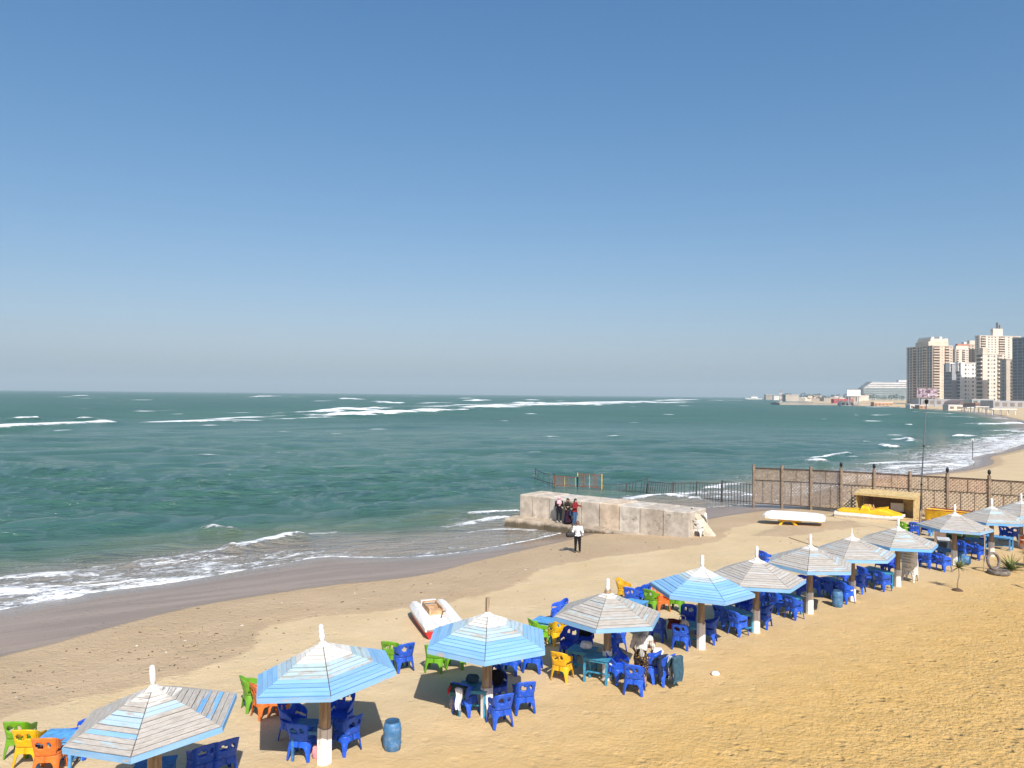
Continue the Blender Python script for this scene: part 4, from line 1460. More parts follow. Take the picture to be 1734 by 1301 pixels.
# ------------------------------------------------------------------ broken metal fence in the surf
RUST, YEL, DARK = simple('rusty_iron', (.25, .085, .035), .8, .4, 9), simple('faded_yellow_iron', (.62, .42, .05), .7, .3, 9, .3, 0, 0, (.25, .1, .04), .7), simple('dark_iron', (.055, .05, .048), .7, .3, 9)
def iron_section(label, pa, pb, ha, hb_, lean, step, mats, low=-.5, sag=0.0, missing=0.0, seed=1):
    a, b_ = at(pa[0], pa[1], SEA), at(pb[0], pb[1], SEA)
    d = b_ - a
    L = d.length
    d.normalize()
    nrm = Vector((-d.y, d.x, 0)) * lean
    rg = random.Random(seed)
    root = thing('metal_railing', label, 'railing', a, 0, 'railing sections in the surf')
    up = lambda s, f: d * s + (Vector((0, 0, ha + (hb_ - ha) * s / L)) + nrm * (ha + (hb_ - ha) * s / L)) * f + Vector((0, 0, -sag * math.sin(math.pi * s / L) * f))
    down = Vector((0, 0, low))
    for s in (0, L):
        m = MB()
        m.bar(up(s, 0) + down, up(s, 1.05), .09)
        m.build('post', mats[0], root)
    m = MB()
    m.bar(up(0, .97), up(L / 2, .97), .05)
    m.bar(up(L / 2, .97), up(L, .97), .05)
    m.build('top_rail', mats[1], root)
    m = MB()
    m.bar(up(0, .12), up(L / 2, .12), .05)
    m.bar(up(L / 2, .12), up(L, .12), .05)
    m.build('bottom_rail', mats[1], root)
    k = 1
    n = max(3, int(L / step))
    proto = None
    for k in range(1, n):
        if rg.random() < missing:
            continue
        s = L * k / n
        m = MB()
        m.bar(up(s, .0) + down * .3, up(s + rg.uniform(-.04, .04), 1.0), .045)
        m.build('bar', mats[2] if k % 5 else mats[3], root)
iron_section('farthest broken railing piece drooping into the sea', (905, 812), (938, 822), 1.15, 1.2, .1, .42, (DARK, DARK, DARK, DARK), -.6, .25, .5, 1)
iron_section('low rusty railing section with yellow bars in the sea', (938, 823), (978, 826), 1.05, 1.05, 0, .24, (RUST, RUST, RUST, YEL), -.6, 0, .05, 2)
iron_section('upright rusty railing section with yellow posts in the sea', (978, 826), (1019, 829), 1.45, 1.45, 0, .24, (YEL, RUST, RUST, YEL), -.6, 0, 0, 3)
iron_section('collapsed dark railing section lying low in the waves', (1021, 832), (1060, 833), .62, .75, .8, .28, (DARK, DARK, DARK, DARK), -.4, .1, .1, 4)
iron_section('slanting dark railing section rising to a leaning post', (1060, 834), (1094, 837), .8, 1.5, .25, .28, (DARK, DARK, DARK, DARK), -.4, 0, .1, 5)
iron_section('dark railing section right of the slanting one in foam', (1096, 838), (1138, 843), 1.25, 1.3, .25, .25, (DARK, DARK, DARK, DARK), -.4, 0, 0, 6)
iron_section('dark railing section in the middle of the surf fence', (1138, 843), (1178, 846), 1.35, 1.5, .2, .25, (DARK, DARK, DARK, DARK), -.4, 0, .05, 7)
iron_section('dark railing section second from the lattice fence', (1179, 847), (1221, 850), 1.6, 1.65, .1, .24, (DARK, DARK, DARK, DARK), -.4, 0, 0, 8)
iron_section('tall dark railing section next to the lattice fence', (1223, 851), (1275, 854), 1.9, 1.75, 0, .24, (DARK, DARK, DARK, DARK), -.4, 0, 0, 9)

# ------------------------------------------------------------------ lattice fence across the beach
LAT = simple('lattice_wood', (.39, .30, .215), .85, .3, 6, .2)
LATR = simple('lattice_wood_red', (.42, .285, .20), .85, .3, 6, .2)
FPOST = simple('fence_post_wood', (.23, .17, .12), .85, .3, 6, .2)
FDARK = simple('fence_rail_dark', (.10, .07, .05), .85, .3, 6, .2)
LAMPB = simple('black_lamp', (.012, .012, .014), .5)
fpx = [(1276, 854), (1324, 857), (1373, 860.5), (1424, 865), (1480, 869), (1541, 874), (1604, 879), (1675, 885), (1752, 892), (1840, 900)]
FP = [at(px, py, -.12 if i > 2 else -.35 + .07 * i) for i, (px, py) in enumerate(fpx)]
fence = thing('lattice_fence', 'tall brown wooden lattice fence crossing the beach', 'fence', (FP[0].x, FP[0].y, 0))
FB = FP[0].copy(); FB.z = 0
FH = 2.98
for i, p in enumerate(FP):
    b = MB()
    b.box((p.x - FB.x, p.y - FB.y, p.z + FH / 2 + .05), (.17, .17, FH + .5))
    po = b.build('post', FPOST, fence)
    if i in (3, 4, 6, 7):
        b = MB()
        b.tube([(p.x - FB.x, p.y - FB.y, p.z + FH + .28), (p.x - FB.x, p.y - FB.y, p.z + FH + .42)], .05, 8)
        b.lathe([(.04, 0), (.10, .05), (.11, .2), (.07, .31), (.02, .35)], 10, (p.x - FB.x, p.y - FB.y, p.z + FH + .36))
        b.build('lamp', LAMPB, po, smooth=True)
def lattice(b, a, d, nrm, L, z0, z1, slope, step=.135, wid=.06):
    """crossed diagonal laths filling a rectangle"""
    H = z1 - z0
    for sgn, off in ((1, .012), (-1, -.012)):
        k = -H
        while k < L:
            s0_, s1_ = (k, k + H) if sgn > 0 else (k + H, k)
            za, zb = z0, z1
            x0, x1 = s0_, s1_
            if x0 > x1:
                x0, x1, za, zb = x1, x0, zb, za
            if x0 < 0:
                za += (zb - za) * (0 - x0) / (x1 - x0)
                x0 = 0
            if x1 > L:
                zb = za + (zb - za) * (L - x0) / (x1 - x0)
                x1 = L
            if x1 - x0 > .05:
                b.bar(a + d * x0 + nrm * off + Vector((0, 0, za + slope * x0)), a + d * x1 + nrm * off + Vector((0, 0, zb + slope * x1)), .02, wid)
            k += step
for i in range(len(FP) - 1):
    a, e = FP[i] - FB, FP[i + 1] - FB
    a, e = Vector(a), Vector(e)
    za, zb = a.z, e.z
    a.z = e.z = 0
    d = e - a
    L = d.length
    d.normalize()
    nrm = Vector((-d.y, d.x, 0))
    a += nrm * .06
    sl = (zb - za) / L
    pan = MB()
    lattice(pan, a, d, nrm, L, za + .14, za + 1.93, sl, .25, .078)
    o = stuff(pan.build('lower_lattice', LAT, fence))
    pan = MB()
    lattice(pan, a, d, nrm, L, za + 2.03, za + 2.93, sl, .23, .088)
    o = stuff(pan.build('upper_lattice', LATR if i in (4, 6) else LAT, fence))
    for zz, hh in ((.10, .08), (1.98, .08), (2.97, .09)):
        b = MB()
        b.bar(a - nrm * .03 + Vector((0, 0, za + zz)), a - nrm * .03 + d * L + Vector((0, 0, zb + zz)), .05, hh)
        b.build('rail', FDARK, fence)
    for f, z0_, z1_ in ((.33, .1, 1.95), (.66, .1, 1.95), (.5, 2.0, 2.95)):
        b = MB()
        b.bar(a - nrm * .03 + d * L * f + Vector((0, 0, za + sl * L * f + z0_)), a - nrm * .03 + d * L * f + Vector((0, 0, za + sl * L * f + z1_)), .06, .05)
        b.build('stile', FPOST, fence)

# ------------------------------------------------------------------ boats
BWHITE = simple('boat_white', (.78, .76, .71), .45, .08, 3, .4, 0, 0, (.42, .33, .22), .35)
BRED = simple('boat_red', (.50, .035, .03), .45, .15, 3)
BYEL = simple('boat_yellow', (.80, .48, .015), .45, .12, 3, .4, 0, 0, (.5, .35, .1), .3)
BWOOD = simple('boat_wood', (.52, .32, .17), .7, .25, 5)
def hull(L, w, h, rake=.35, flat=.55):
    """a pontoon: pointed bow towards +Y, flat stern"""
    b = MB()
    rr = []
    for f, ww, lift, hh in ((0, .86, .0, .96), (.08, 1, 0, 1), (.5, 1, 0, 1), (.75, .88, .08, 1), (.9, .6, .3, 1.0), (1.0, .14, .62, 1.02)):
        y = -L / 2 + L * f
        z0 = h * lift
        W = w * ww / 2
        rr.append([Vector((-W * flat, y, z0)), Vector((W * flat, y, z0)), Vector((W, y, z0 + (h * hh - z0) * .45)), Vector((W, y, h * hh)), Vector((-W, y, h * hh)), Vector((-W, y, z0 + (h * hh - z0) * .45))])
    b.rings([r[::-1] for r in rr])
    return b
# white and red pedal boat
q = ground(737, 1062)
root = thing('pedal_boat', 'white pedal boat with red hull edge behind the third parasol', 'boat', (q.x, q.y + .2, q.z - .03), -azim(q) + R(14))
root.location.z += .03
root.scale = (.88, .88, .88)
for sx in (-1, 1):
    hl = hull(3.5, .52, .42)
    o = hl.build('pontoon', BRED, root, (sx * .58, 0, 0))
    # tall white side fairing
    b = MB()
    rr = []
    for f, ww, z1 in ((0, .95, .46), (.04, 1, .54), (.45, 1, .66), (.78, .95, .70), (.94, .75, .66), (1.0, .42, .56)):
        y = -1.75 + 3.5 * f
        W = .29 * ww
        rr.append([Vector((-W, y, .30 + .1 * f)), Vector((W, y, .30 + .1 * f)), Vector((W * 1.02, y, .44 + .05 * f)), Vector((W * .45, y, z1)), Vector((-W * .45, y, z1)), Vector((-W * 1.02, y, .44 + .05 * f))][::-1])
    b.rings(rr)
    b.build('side_fairing', BWHITE, root, (sx * .58, 0, 0))
b = MB()
b.box((0, -.1, .40), (.66, 3.0, .08))
b.box((0, 1.42, .55), (.66, .12, .34))
b.build('deck', BWHITE, root)
for y in (.2, .85):
    s_ = MB()
    s_.box((0, y, .60), (.56, .34, .05))
    s_.box((0, y - .17, .52), (.56, .04, .2))
    s_.build('seat', BWOOD, root)
b = MB()
for x in (-.28, .28):
    b.box((x, .55, .58), (.05, 1.35, .28))
b.box((0, 1.2, .70), (.6, .05, .06))
b.build('seat_frame', BWOOD, root)
b = MB()
b.tube([(.1, -.5, .44), (.1, -.7, .75), (.22, -.72, .78)], .02, 6)
b.build('tiller', LAMPB, root)
b = MB()
b.box((0, -1.66, .34), (1.72, .10, .20))
b.build('stern_board', BRED, root)
# upturned white boat on a yellow trestle
q = ground(1346, 889)
root = thing('upturned_boat', 'upturned white boat on a yellow trestle in front of the lattice fence', 'boat', (q.x, q.y + .2, q.z - .02), -azim(q) + R(-4))
b = MB()
rr = []
for f, ww, z0_, z1 in ((0, .6, .46, .60), (.04, .85, .42, .72), (.12, 1, .40, .82), (.5, 1.0, .40, .84), (.86, 1, .41, .83), (.96, .92, .42, .78), (1, .8, .46, .64)):
    x = -2.0 + 4.0 * f
    W = .72 * ww
    rr.append([Vector((x, -W, z0_)), Vector((x, -W * .96, z0_ + (z1 - z0_) * .55)), Vector((x, -W * .62, z1)), Vector((x, -W * .25, z1 - .05)), Vector((x, W * .25, z1 - .05)), Vector((x, W * .62, z1)), Vector((x, W * .96, z0_ + (z1 - z0_) * .55)), Vector((x, W, z0_))])
b.rings([r[::-1] for r in rr])
b.build('hull', BWHITE, root)
b = MB()
b.box((0, 0, .395), (3.6, 1.36, .05))
b.build('gunwale', BYEL, root)
b = MB()
b.box((-.25, 0, .32), (1.5, 1.0, .12))
for sy in (-1, 1):
    b.bar((-.1, sy * .4, .30), (.25, sy * .55, -.02), .12)
    b.bar((-.6, sy * .4, .30), (-.9, sy * .5, -.02), .12)
b.build('trestle', BYEL, root)
# yellow pedal boat with white pontoons
q = ground(1480, 880)
root = thing('pedal_boat', 'yellow pedal boat with white pontoons in front of the open shed', 'boat', (q.x, q.y + .7, q.z - .03), -azim(q) + R(-8))
for sy in (-1, 1):
    hl = hull(4.5, .5, .42)
    hl.v = [(y, -x + sy * .55, z) for x, y, z in hl.v]
    hl.build('pontoon', BWHITE, root)
b = MB()
rr = []
for f, hgt, w in ((0, .50, .7), (.04, .56, 1), (.25, .60, 1), (.36, .62, 1), (.40, .92, 1), (.50, .95, 1), (.54, .66, 1), (.66, .80, 1), (.76, .76, 1), (.86, .60, .95), (.95, .54, .8), (1, .5, .5)):
    x = -2.1 + 4.2 * f
    W = .80 * w
    rr.append([Vector((x, -W, .40)), Vector((x, -W, .40 + (hgt - .40) * .7)), Vector((x, -W * .75, hgt)), Vector((x, W * .75, hgt)), Vector((x, W, .40 + (hgt - .40) * .7)), Vector((x, W, .40))])
b.rings([r[::-1] for r in rr])
b.build('deck', BYEL, root, smooth=False)
for x in (-.05, .12, .28, .44):
    s_ = MB()
    s_.bar((x, -.55, .66), (x - .12, -.55, 1.08), .07, .06)
    s_.build('backrest_slat', BWOOD, root)
b = MB()
b.box((.95, 0, .80), (.5, 1.0, .10), Matrix.Rotation(R(-12), 3, 'Y'))
b.build('seat', BYEL, root)
# open-fronted shed
TAN = simple('shed_plywood', (.56, .42, .20), .8, .2, 4, .2, 0, 0, (.3, .2, .1), .4)
q = ground(1512, 877)
root = thing('open_shed', 'low tan open-fronted shed behind the yellow pedal boat', 'shed', (q.x, q.y + .8, q.z), -azim(q) + R(-14))
b = MB(); b.box((0, -.1, 1.62), (4.1, 1.9, .16), Matrix.Rotation(R(5), 3, 'X')); b.build('roof', TAN, root)
b = MB(); b.box((1.93, 0, .76), (.08, 1.6, 1.52)); b.build('side_wall', TAN, root)
b = MB(); b.box((-1.93, 0, .76), (.08, 1.6, 1.52)); b.build('side_wall', TAN, root)
b = MB(); b.box((0, .77, .76), (3.7, .06, 1.5)); b.build('rear_wall', simple('shed_inside', (.20, .13, .08), .9), root)
b = MB(); b.box((1.38, .70, .76), (1.0, .06, 1.5)); b.build('partition', TAN, root)
b = MB(); b.box((1.1, -.95, .06), (1.7, .25, .12)); b.build('door_sill', TAN, root)
q3 = root.location
b = MB()
b.box((0, 0, .30), (.85, .5, .60))
b.box((-.2, -.27, .32), (.22, .04, .34)); b.box((.2, -.27, .32), (.22, .04, .34))
tag(b.build('white_cooler', BWHITE, None, (q3.x + .75, q3.y + .1, q3.z + .35), -azim(q3)), 'white box with two panels inside the open shed', 'box')
b = MB(); b.box((0, 0, .17), (1.0, .6, .34))
tag(b.build('wooden_crate', simple('crate_dark', (.12, .08, .05), .9), None, (q3.x + .75, q3.y + .1, q3.z), -azim(q3)), 'dark crate beneath the white box inside the open shed', 'crate')
# second yellow boat behind the tenth parasol
q = ground(1628, 890)
root = thing('rowing_boat', 'yellow boat with maroon rim behind the tenth parasol', 'boat', (q.x, q.y + .6, q.z - .02), -azim(q) + R(-12))
b = MB()
rr = []
for f, ww, z0_ in ((0, .5, .25), (.06, .85, .05), (.3, 1, 0), (.7, 1, 0), (.9, .7, .12), (1, .15, .4)):
    x = -1.9 + 3.8 * f
    W = .7 * ww
    zt = .82 + .08 * abs(f - .5)
    rr.append([Vector((x, -W * .6, z0_)), Vector((x, -W, zt)), Vector((x, -W * .86, zt)), Vector((x, -W * .5, z0_ + .12)), Vector((x, W * .5, z0_ + .12)), Vector((x, W * .86, zt)), Vector((x, W, zt)), Vector((x, W * .6, z0_))])
b.rings([r[::-1] for r in rr])
b.build('hull', BYEL, root)
b = MB()
b.bar((-1.75, -.66, .90), (1.5, -.60, .90), .09, .06)
b.bar((-1.75, .66, .90), (1.5, .60, .90), .09, .06)
b.build('rim', simple('rim_maroon', (.24, .05, .03), .7), root)
for x in (-.7, .5):
    b = MB(); b.box((x, 0, .62), (.25, 1.1, .04)); b.build('thwart', BWOOD, root)
# brown panel propped behind the pale aqua parasol
q = ground(1642, 926)
b = MB(); b.box((0, 0, .5), (2.6, .06, 1.05), Matrix.Rotation(R(-14), 3, 'X'))
tag(b.build('brown_board', simple('brown_panel', (.22, .15, .11), .85), None, (q.x, q.y + 1.0, q.z), -azim(q)), 'brown board propped up behind the dark green bundles', 'board')

# ------------------------------------------------------------------ tall thin pole and slim stakes
q = ground(1557, 907)
root = thing('flagpole', 'tall thin grey pole rising from the sand beside the green chair', 'pole', (q.x, q.y, q.z))
b = MB(); b.tube([(0, 0, -.3), (.06, 0, 1.55)], .075, 8); b.build('sleeve', FPOST, root, smooth=True)
b = MB(); b.tube([(.05, 0, 1.5), (.16, 0, 4.0), (.42, 0, 8.35)], [.05, .04, .03], 8); b.build('mast', simple('grey_mast', (.10, .11, .12), .6), root, smooth=True)
b = MB(); b.lathe([(.03, 0), (.10, .05), (.12, .22), (.05, .30)], 8, (.42, 0, 8.15)); b.build('mast_head', LAMPB, root)
for z, x in ((3.1, .12), (5.5, .25)):
    b = MB(); b.lathe([(.06, 0), (.07, .05), (.06, .1)], 8, (x, 0, z)); b.build('collar', LAMPB, root)
q = ground(1666, 967)
tag(MB().tube([(0, 0, -.2), (.05, 0, 2.1)], .025, 6).build('thin_stake', simple('pale_stake', (.42, .34, .24), .8), None, (q.x, q.y, q.z)), 'thin pale stake in the sand in front of the pale aqua parasol', 'stake')
q = at(1647, 776, SEA)
root = thing('warning_post', 'thin dark post standing in the far surf on the right', 'post', (q.x, q.y, SEA - .3))
MB().tube([(0, 0, 0), (0, 0, 3.3)], .05, 6).build('shaft', DARK, root)
MB().box((0, 0, 3.2), (.3, .05, .3)).build('sign_plate', BWHITE, root)

# ------------------------------------------------------------------ plants and tyres
LEAF = simple('spiky_leaf', (.07, .115, .035), .6, .35, 3, .3)
LEAFY = simple('yellow_leaf', (.22, .22, .06), .6, .35, 3, .3)
def blade(L, w, droop):
    """one narrow keeled leaf along +X"""
    vs = []
    for i in range(6):
        f = i / 5
        W = w * (1 - f) ** .7 * (.6 + .8 * min(1, f * 4))
        x = L * f * (1 - .15 * droop * f)
        z = L * (.0 + .0 * f) - droop * L * .5 * f * f
        vs += [(x, -W / 2, z + W * .25), (x, 0, z), (x, W / 2, z + W * .25)]
    fs = []
    for i in range(5):
        for j in range(2):
            a = i * 3 + j
            fs.append((a, a + 1, a + 4, a + 3))
    return vs, fs
def rosette(root, n, L, w, mats, base=(0, 0, 0), lo=10, hi=80, droop=.5, seed=1):
    rg = random.Random(seed)
    for k in range(n):
        vs, fs = blade(L * rg.uniform(.7, 1.1), w, droop * rg.uniform(.3, 1.3))
        o = MB().add(vs, fs).build('leaf', mats[0] if rg.random() < .75 else mats[1], root, base)
        o.rotation_euler = (0, -R(rg.uniform(lo, hi)), R(360 * k / n * 2.4 + rg.uniform(-20, 20)))
q = ground(1622, 998)
root = thing('palm_sapling', 'little palm sapling with a thin bent stem on open sand', 'palm', (q.x, q.y, q.z))
MB().tube([(0, 0, -.1), (-.02, 0, .25), (.06, 0, .6), (.04, 0, .95)], [.035, .028, .022, .02], 7).build('stem', simple('palm_stem', (.30, .24, .15), .9), root)
rosette(root, 44, .55, .05, (LEAF, LEAFY), (.04, 0, .95), -25, 70, .5, 4)
q = ground(1621, 1000)
b = MB()
b.lathe([(.26, 0), (.2, .06), (.08, .11), (.02, .12)], 12)
stuff(b.build('soil_mound', simple('dark_soil', (.10, .065, .04), .95), None, (q.x, q.y, q.z - .02), 0, True), 'small dark mound of soil at the foot of the palm sapling', 'soil')
q = ground(1711, 967)
root = thing('agave_plant', 'spiky green agave beside the two old tyres', 'plant', (q.x, q.y, q.z - .02))
rosette(root, 46, 1.0, .075, (LEAF, LEAFY), (0, 0, .05), 12, 80, .45, 6)
q = ground(1745, 960)
root = thing('agave_plant', 'spiky yellowish plant cut off by the right edge', 'plant', (q.x, q.y, q.z + .4))
rosette(root, 36, .8, .07, (LEAFY, LEAF), (0, 0, .05), 12, 80, .5, 8)
b = MB(); b.lathe([(.24, -.45), (.28, -.4), (.30, .04), (.27, .06)], 14)
b.build('pot', simple('pale_pot', (.45, .44, .38), .8), root, smooth=True)
q = ground(1690, 972)
tyre((q.x, q.y - .05, q.z + .10), (0, 0, 0), 'old tyre lying flat on the sand below the upright one', .40, .10)
tyre((q.x - .05, q.y + .28, q.z + .56), (R(80), 0, R(20)), 'old tyre standing upright beside the agave', .38, .065)
q = ground(1760, 1003)  # unseen stake stands in for the plant whose shadow falls here
root = thing('offscreen_shadow_stake', 'unseen forked stake for a plant outside the right edge, casting its shadow', 'stake', (q.x, q.y, q.z))
MB().tube([(0, 0, -.1), (-.02, 0, 1.25)], .05, 7).build('shaft', TIMBER, root)
MB().tube([(0, 0, .85), (.16, 0, 1.3)], .035, 7).build('fork', TIMBER, root)

# ------------------------------------------------------------------ flotsam
q = ground(1211, 1143)
lump('plastic_bag', 'crumpled white plastic bag alone on the open sand', 'litter', (q.x, q.y, q.z - .02), (.24, .16, .12), WHITEC, 21)
rg = random.Random(9)
b = MB()
for k in range(520):
    px, py = rg.uniform(0, 1000), 0
    py = 1200 - px * .24 + rg.gauss(-28, 26)
    if rg.random() < .25:
        px, py = rg.uniform(880, 1480), rg.uniform(890, 935)
    if py > 1210 - px * .2:
        continue
    z_ = -.3
    p = at(px, py, z_)
    if k % 3 == 0:
        p = at(rg.gauss(330, 85), rg.gauss(1090, 30), z_)
    z_ = None
    s_ = .010 + .035 * rg.random() ** 4
    b.v += []
    b.mi = 1 if rg.random() < .07 else 0
    b.box((p.x, p.y, 0), (s_ * rg.uniform(1, 3.5), s_, s_ * .5), Matrix.Rotation(rg.uniform(0, 6.28), 3, 'Z'))
vv = np.array(b.v)
ss = land_sdf(vv[:, 0], vv[:, 1])
zz = height_from(ss, vv[:, 0], vv[:, 1]) + bumps(vv[:, 0], vv[:, 1], ss)
b.v = [(x, y, z + zg + .01) for (x, y, z), zg in zip(b.v, zz)]
stuff(b.build('beach_debris', [simple('dry_weed', (.13, .09, .05), .95), simple('shell_bits', (.7, .66, .58), .8)]), 'dark weed and shell scraps scattered along the damp sand', 'debris')
pts = [ground(1336 + 54 * k / 8, 911 + 18 * k / 8) for k in range(9)]
o = MB().tube([(p.x - pts[0].x, p.y - pts[0].y + .03 * math.sin(k * 1.7), p.z - pts[0].z + .015) for k, p in enumerate(pts)], .025, 6).build('mooring_rope', simple('rope_brown', (.22, .15, .08), .9), None, tuple(pts[0]), 0, True)
tag(o, 'thin brown rope lying on the sand behind the seventh parasol', 'rope')
# ------------------------------------------------------------------ people
def person(label, p, rz, J, clothes, skin=(.34, .20, .13), hair=(.02, .015, .012), scale=1.0, hijab=None, dress=None, group=None):
    """body grown from joints J as one fused surface, clothes lifted off it"""
    bones = []
    def bone(a, b_, ra, rb, reg):
        bones.append((Vector(J[a]) if isinstance(a, str) else Vector(a), Vector(J[b_]) if isinstance(b_, str) else Vector(b_), ra, rb, reg))
    bone('pelvis', 'waist', .145, .125, 'hip')
    bone('waist', 'chest', .125, .15, 'torso')
    bone('chest', 'neck', .145, .07, 'torso')
    bone('neck', 'head', .052, .06, 'neck')
    hd, nk = Vector(J['head']), Vector(J['neck'])
    up = (hd - nk).normalized()
    bone(tuple(hd + up * .00), tuple(hd + up * .10), .082, .092, 'head')
    for s in 'LR':
        bone('chest', 'sh' + s, .12, .068, 'torso')
        bone('sh' + s, 'el' + s, .058, .044, 'uarm')
        bone('el' + s, 'wr' + s, .044, .030, 'farm')
        bone('pelvis', 'hip' + s, .13, .10, 'hip')
        bone('hip' + s, 'kn' + s, .095, .062, 'thigh')
        bone('kn' + s, 'an' + s, .060, .040, 'calf')
        bone('an' + s, 'to' + s, .042, .034, 'foot')
        w, e = Vector(J['wr' + s]), Vector(J['el' + s])
        d = (w - e).normalized()
        side = d.cross(Vector((0, 1, .3))).normalized()
        bone(tuple(w), tuple(w + d * .07), .030, .034, 'hand')
        for k, (o_, ln) in enumerate(((-.03, .062), (-.01, .072), (.01, .068), (.03, .052))):
            base = w + d * .08 + side * o_
            bone(tuple(base), tuple(base + d * ln + Vector((0, .02, 0))), .0105, .008, 'hand')
        bone(tuple(w + d * .03), tuple(w + d * .075 + side * (-.055) + Vector((0, .02, 0))), .012, .009, 'hand')
    b = MB()
    for a, c_, ra, rb, reg in bones:
        flat = .74 if reg in ('torso', 'hip') else 1
        b.ball(a, (ra, ra * flat, ra), 12, 8)
        b.ball(c_, (rb, rb * flat, rb), 12, 8)
        if (c_ - a).length > .01:
            b.tube([a, (a + c_) / 2, c_], [(ra, ra * flat), ((ra + rb) / 2, (ra + rb) / 2 * flat), (rb, rb * flat)], 12)
    face = Vector(J.get('face', (0, 1, 0))).normalized()
    right = face.cross(Vector((0, 0, 1))).normalized()
    hc = hd + up * .05
    b.ball(hc + face * .092 - up * .01, (.016, .02, .022), 8, 6)                       # nose
    for s in (-1, 1):
        b.ball(hc + right * s * .086 - up * .005, (.014, .02, .03), 8, 6)               # ears
    tmp = b.build('tmp_body', [])
    md = tmp.modifiers.new('r', 'REMESH')
    md.mode, md.voxel_size, md.use_smooth_shade = 'VOXEL', .0125, True
    sm = tmp.modifiers.new('s', 'SMOOTH')
    sm.iterations, sm.factor = 3, .5
    me = bpy.data.meshes.new_from_object(tmp.evaluated_get(bpy.context.evaluated_depsgraph_get()))
    old = tmp.data
    bpy.data.objects.remove(tmp)
    bpy.data.meshes.remove(old)
    me.name = 'body'
    me.materials.clear()
    me.materials.append(simple('skin_%d' % int(skin[0] * 1000), skin, .55, .1, 8))
    root = thing('person', label, 'person', p, rz, group)
    root.scale = (scale,) * 3
    link('body', me, root)
    n = len(me.vertices)
    co = np.empty(n * 3, np.float32); me.vertices.foreach_get('co', co); co = co.reshape(-1, 3)
    no = np.empty(n * 3, np.float32); me.vertices.foreach_get('normal', no); no = no.reshape(-1, 3)
    best = np.full(n, 1e9); reg = np.zeros(n, int); par = np.zeros(n)
    names = ['hip', 'torso', 'neck', 'head', 'uarm', 'farm', 'thigh', 'calf', 'foot', 'hand']
    for a, c_, ra, rb, rname in bones:
        A, B = np.array(a), np.array(c_)
        d = B - A
        L2 = max(1e-9, d @ d)
        tt = np.clip(((co - A) @ d) / L2, 0, 1)
        dist = np.linalg.norm(co - A - tt[:, None] * d, axis=1) - (ra + (rb - ra) * tt)
        m = dist < best
        best[m] = dist[m]; reg[m] = names.index(rname); par[m] = tt[m]
    tri = [list(pl.vertices) for pl in me.polygons]
    def shell(nm, sel, off, mat):
        keep = [f for f in tri if all(sel[v] for v in f)]
        if not keep:
            return None
        used = sorted({v for f in keep for v in f})
        mp = {v: i for i, v in enumerate(used)}
        rgn = np.random.RandomState(3)
        vs = [tuple(co[v] + no[v] * (off + .006 * math.sin(co[v][2] * 40 + co[v][0] * 25))) for v in used]
        return MB().add(vs, [tuple(mp[v] for v in f) for f in keep]).build(nm, mat, root, smooth=True)
    for nm, regs, off, mat, extra in clothes:
        sel = np.isin(reg, [names.index(r_) for r_ in regs])
        if extra is not None:
            sel |= extra(reg, par, names, co)
        shell(nm, sel, off, mat)
    if hijab is None:
        f = np.array(face)
        hv = co - np.array(hc)
        sel = (reg == names.index('head')) & ((hv @ f < .028) | (hv @ np.array(up) > .055))
        shell('hair', sel, .012, simple('hair_%d' % int(hair[0] * 1000), hair, .6, .3, 20))
    else:
        f = np.array(face)
        hv = co - np.array(hc)
        sel = np.isin(reg, [names.index('head'), names.index('neck')]) & ~((hv @ f > .05) & (np.abs(hv @ np.array(right)) < .062) & (np.abs(hv @ np.array(up)) < .075))
        shell('head_scarf', sel, .02, hijab)
        b = MB()
        rr = []
        for z, rx, ry in ((-.06, .075, .075), (-.12, .12, .11), (-.20, .19, .14), (-.28, .20, .15), (-.34, .17, .15)):
            rr.append([hc + Vector((rx * math.cos(2 * math.pi * k / 16), ry * math.sin(2 * math.pi * k / 16), z + .012 * math.sin(5 * 2 * math.pi * k / 16))) for k in range(16)])
        b.rings(rr[::-1])
        b.build('scarf_drape', hijab, root, smooth=True)
    if dress:
        mat, z_top, z_bot, r0, r1 = dress
        b = MB()
        rr = []
        pv = Vector(J['pelvis'])
        for k_ in range(8):
            f_ = k_ / 7
            z = z_top + (z_bot - z_top) * f_
            r_ = r0 + (r1 - r0) * f_
            rr.append([Vector((pv.x + r_ * (1 + .06 * f_ * math.sin(7 * a)) * math.cos(a), pv.y + r_ * .8 * (1 + .06 * f_ * math.sin(7 * a)) * math.sin(a), z)) for a in [2 * math.pi * k / 28 for k in range(28)]])
        b.rings(rr[::-1])
        b.build('skirt', mat, root, smooth=True)
    # eyes and mouth
    b = MB()
    for s in (-1, 1):
        b.ball(hc + face * .084 + right * s * .032 + up * .022, (.010, .008, .007), 8, 5)
    b.build('eyes', simple('eye_dark', (.02, .015, .012), .3), root, smooth=True)
    b = MB().ball(hc + face * .083 - up * .05, (.022, .008, .007), 8, 5)
    b.build('mouth', simple('lips', (.30, .11, .09), .5), root, smooth=True)
    return root

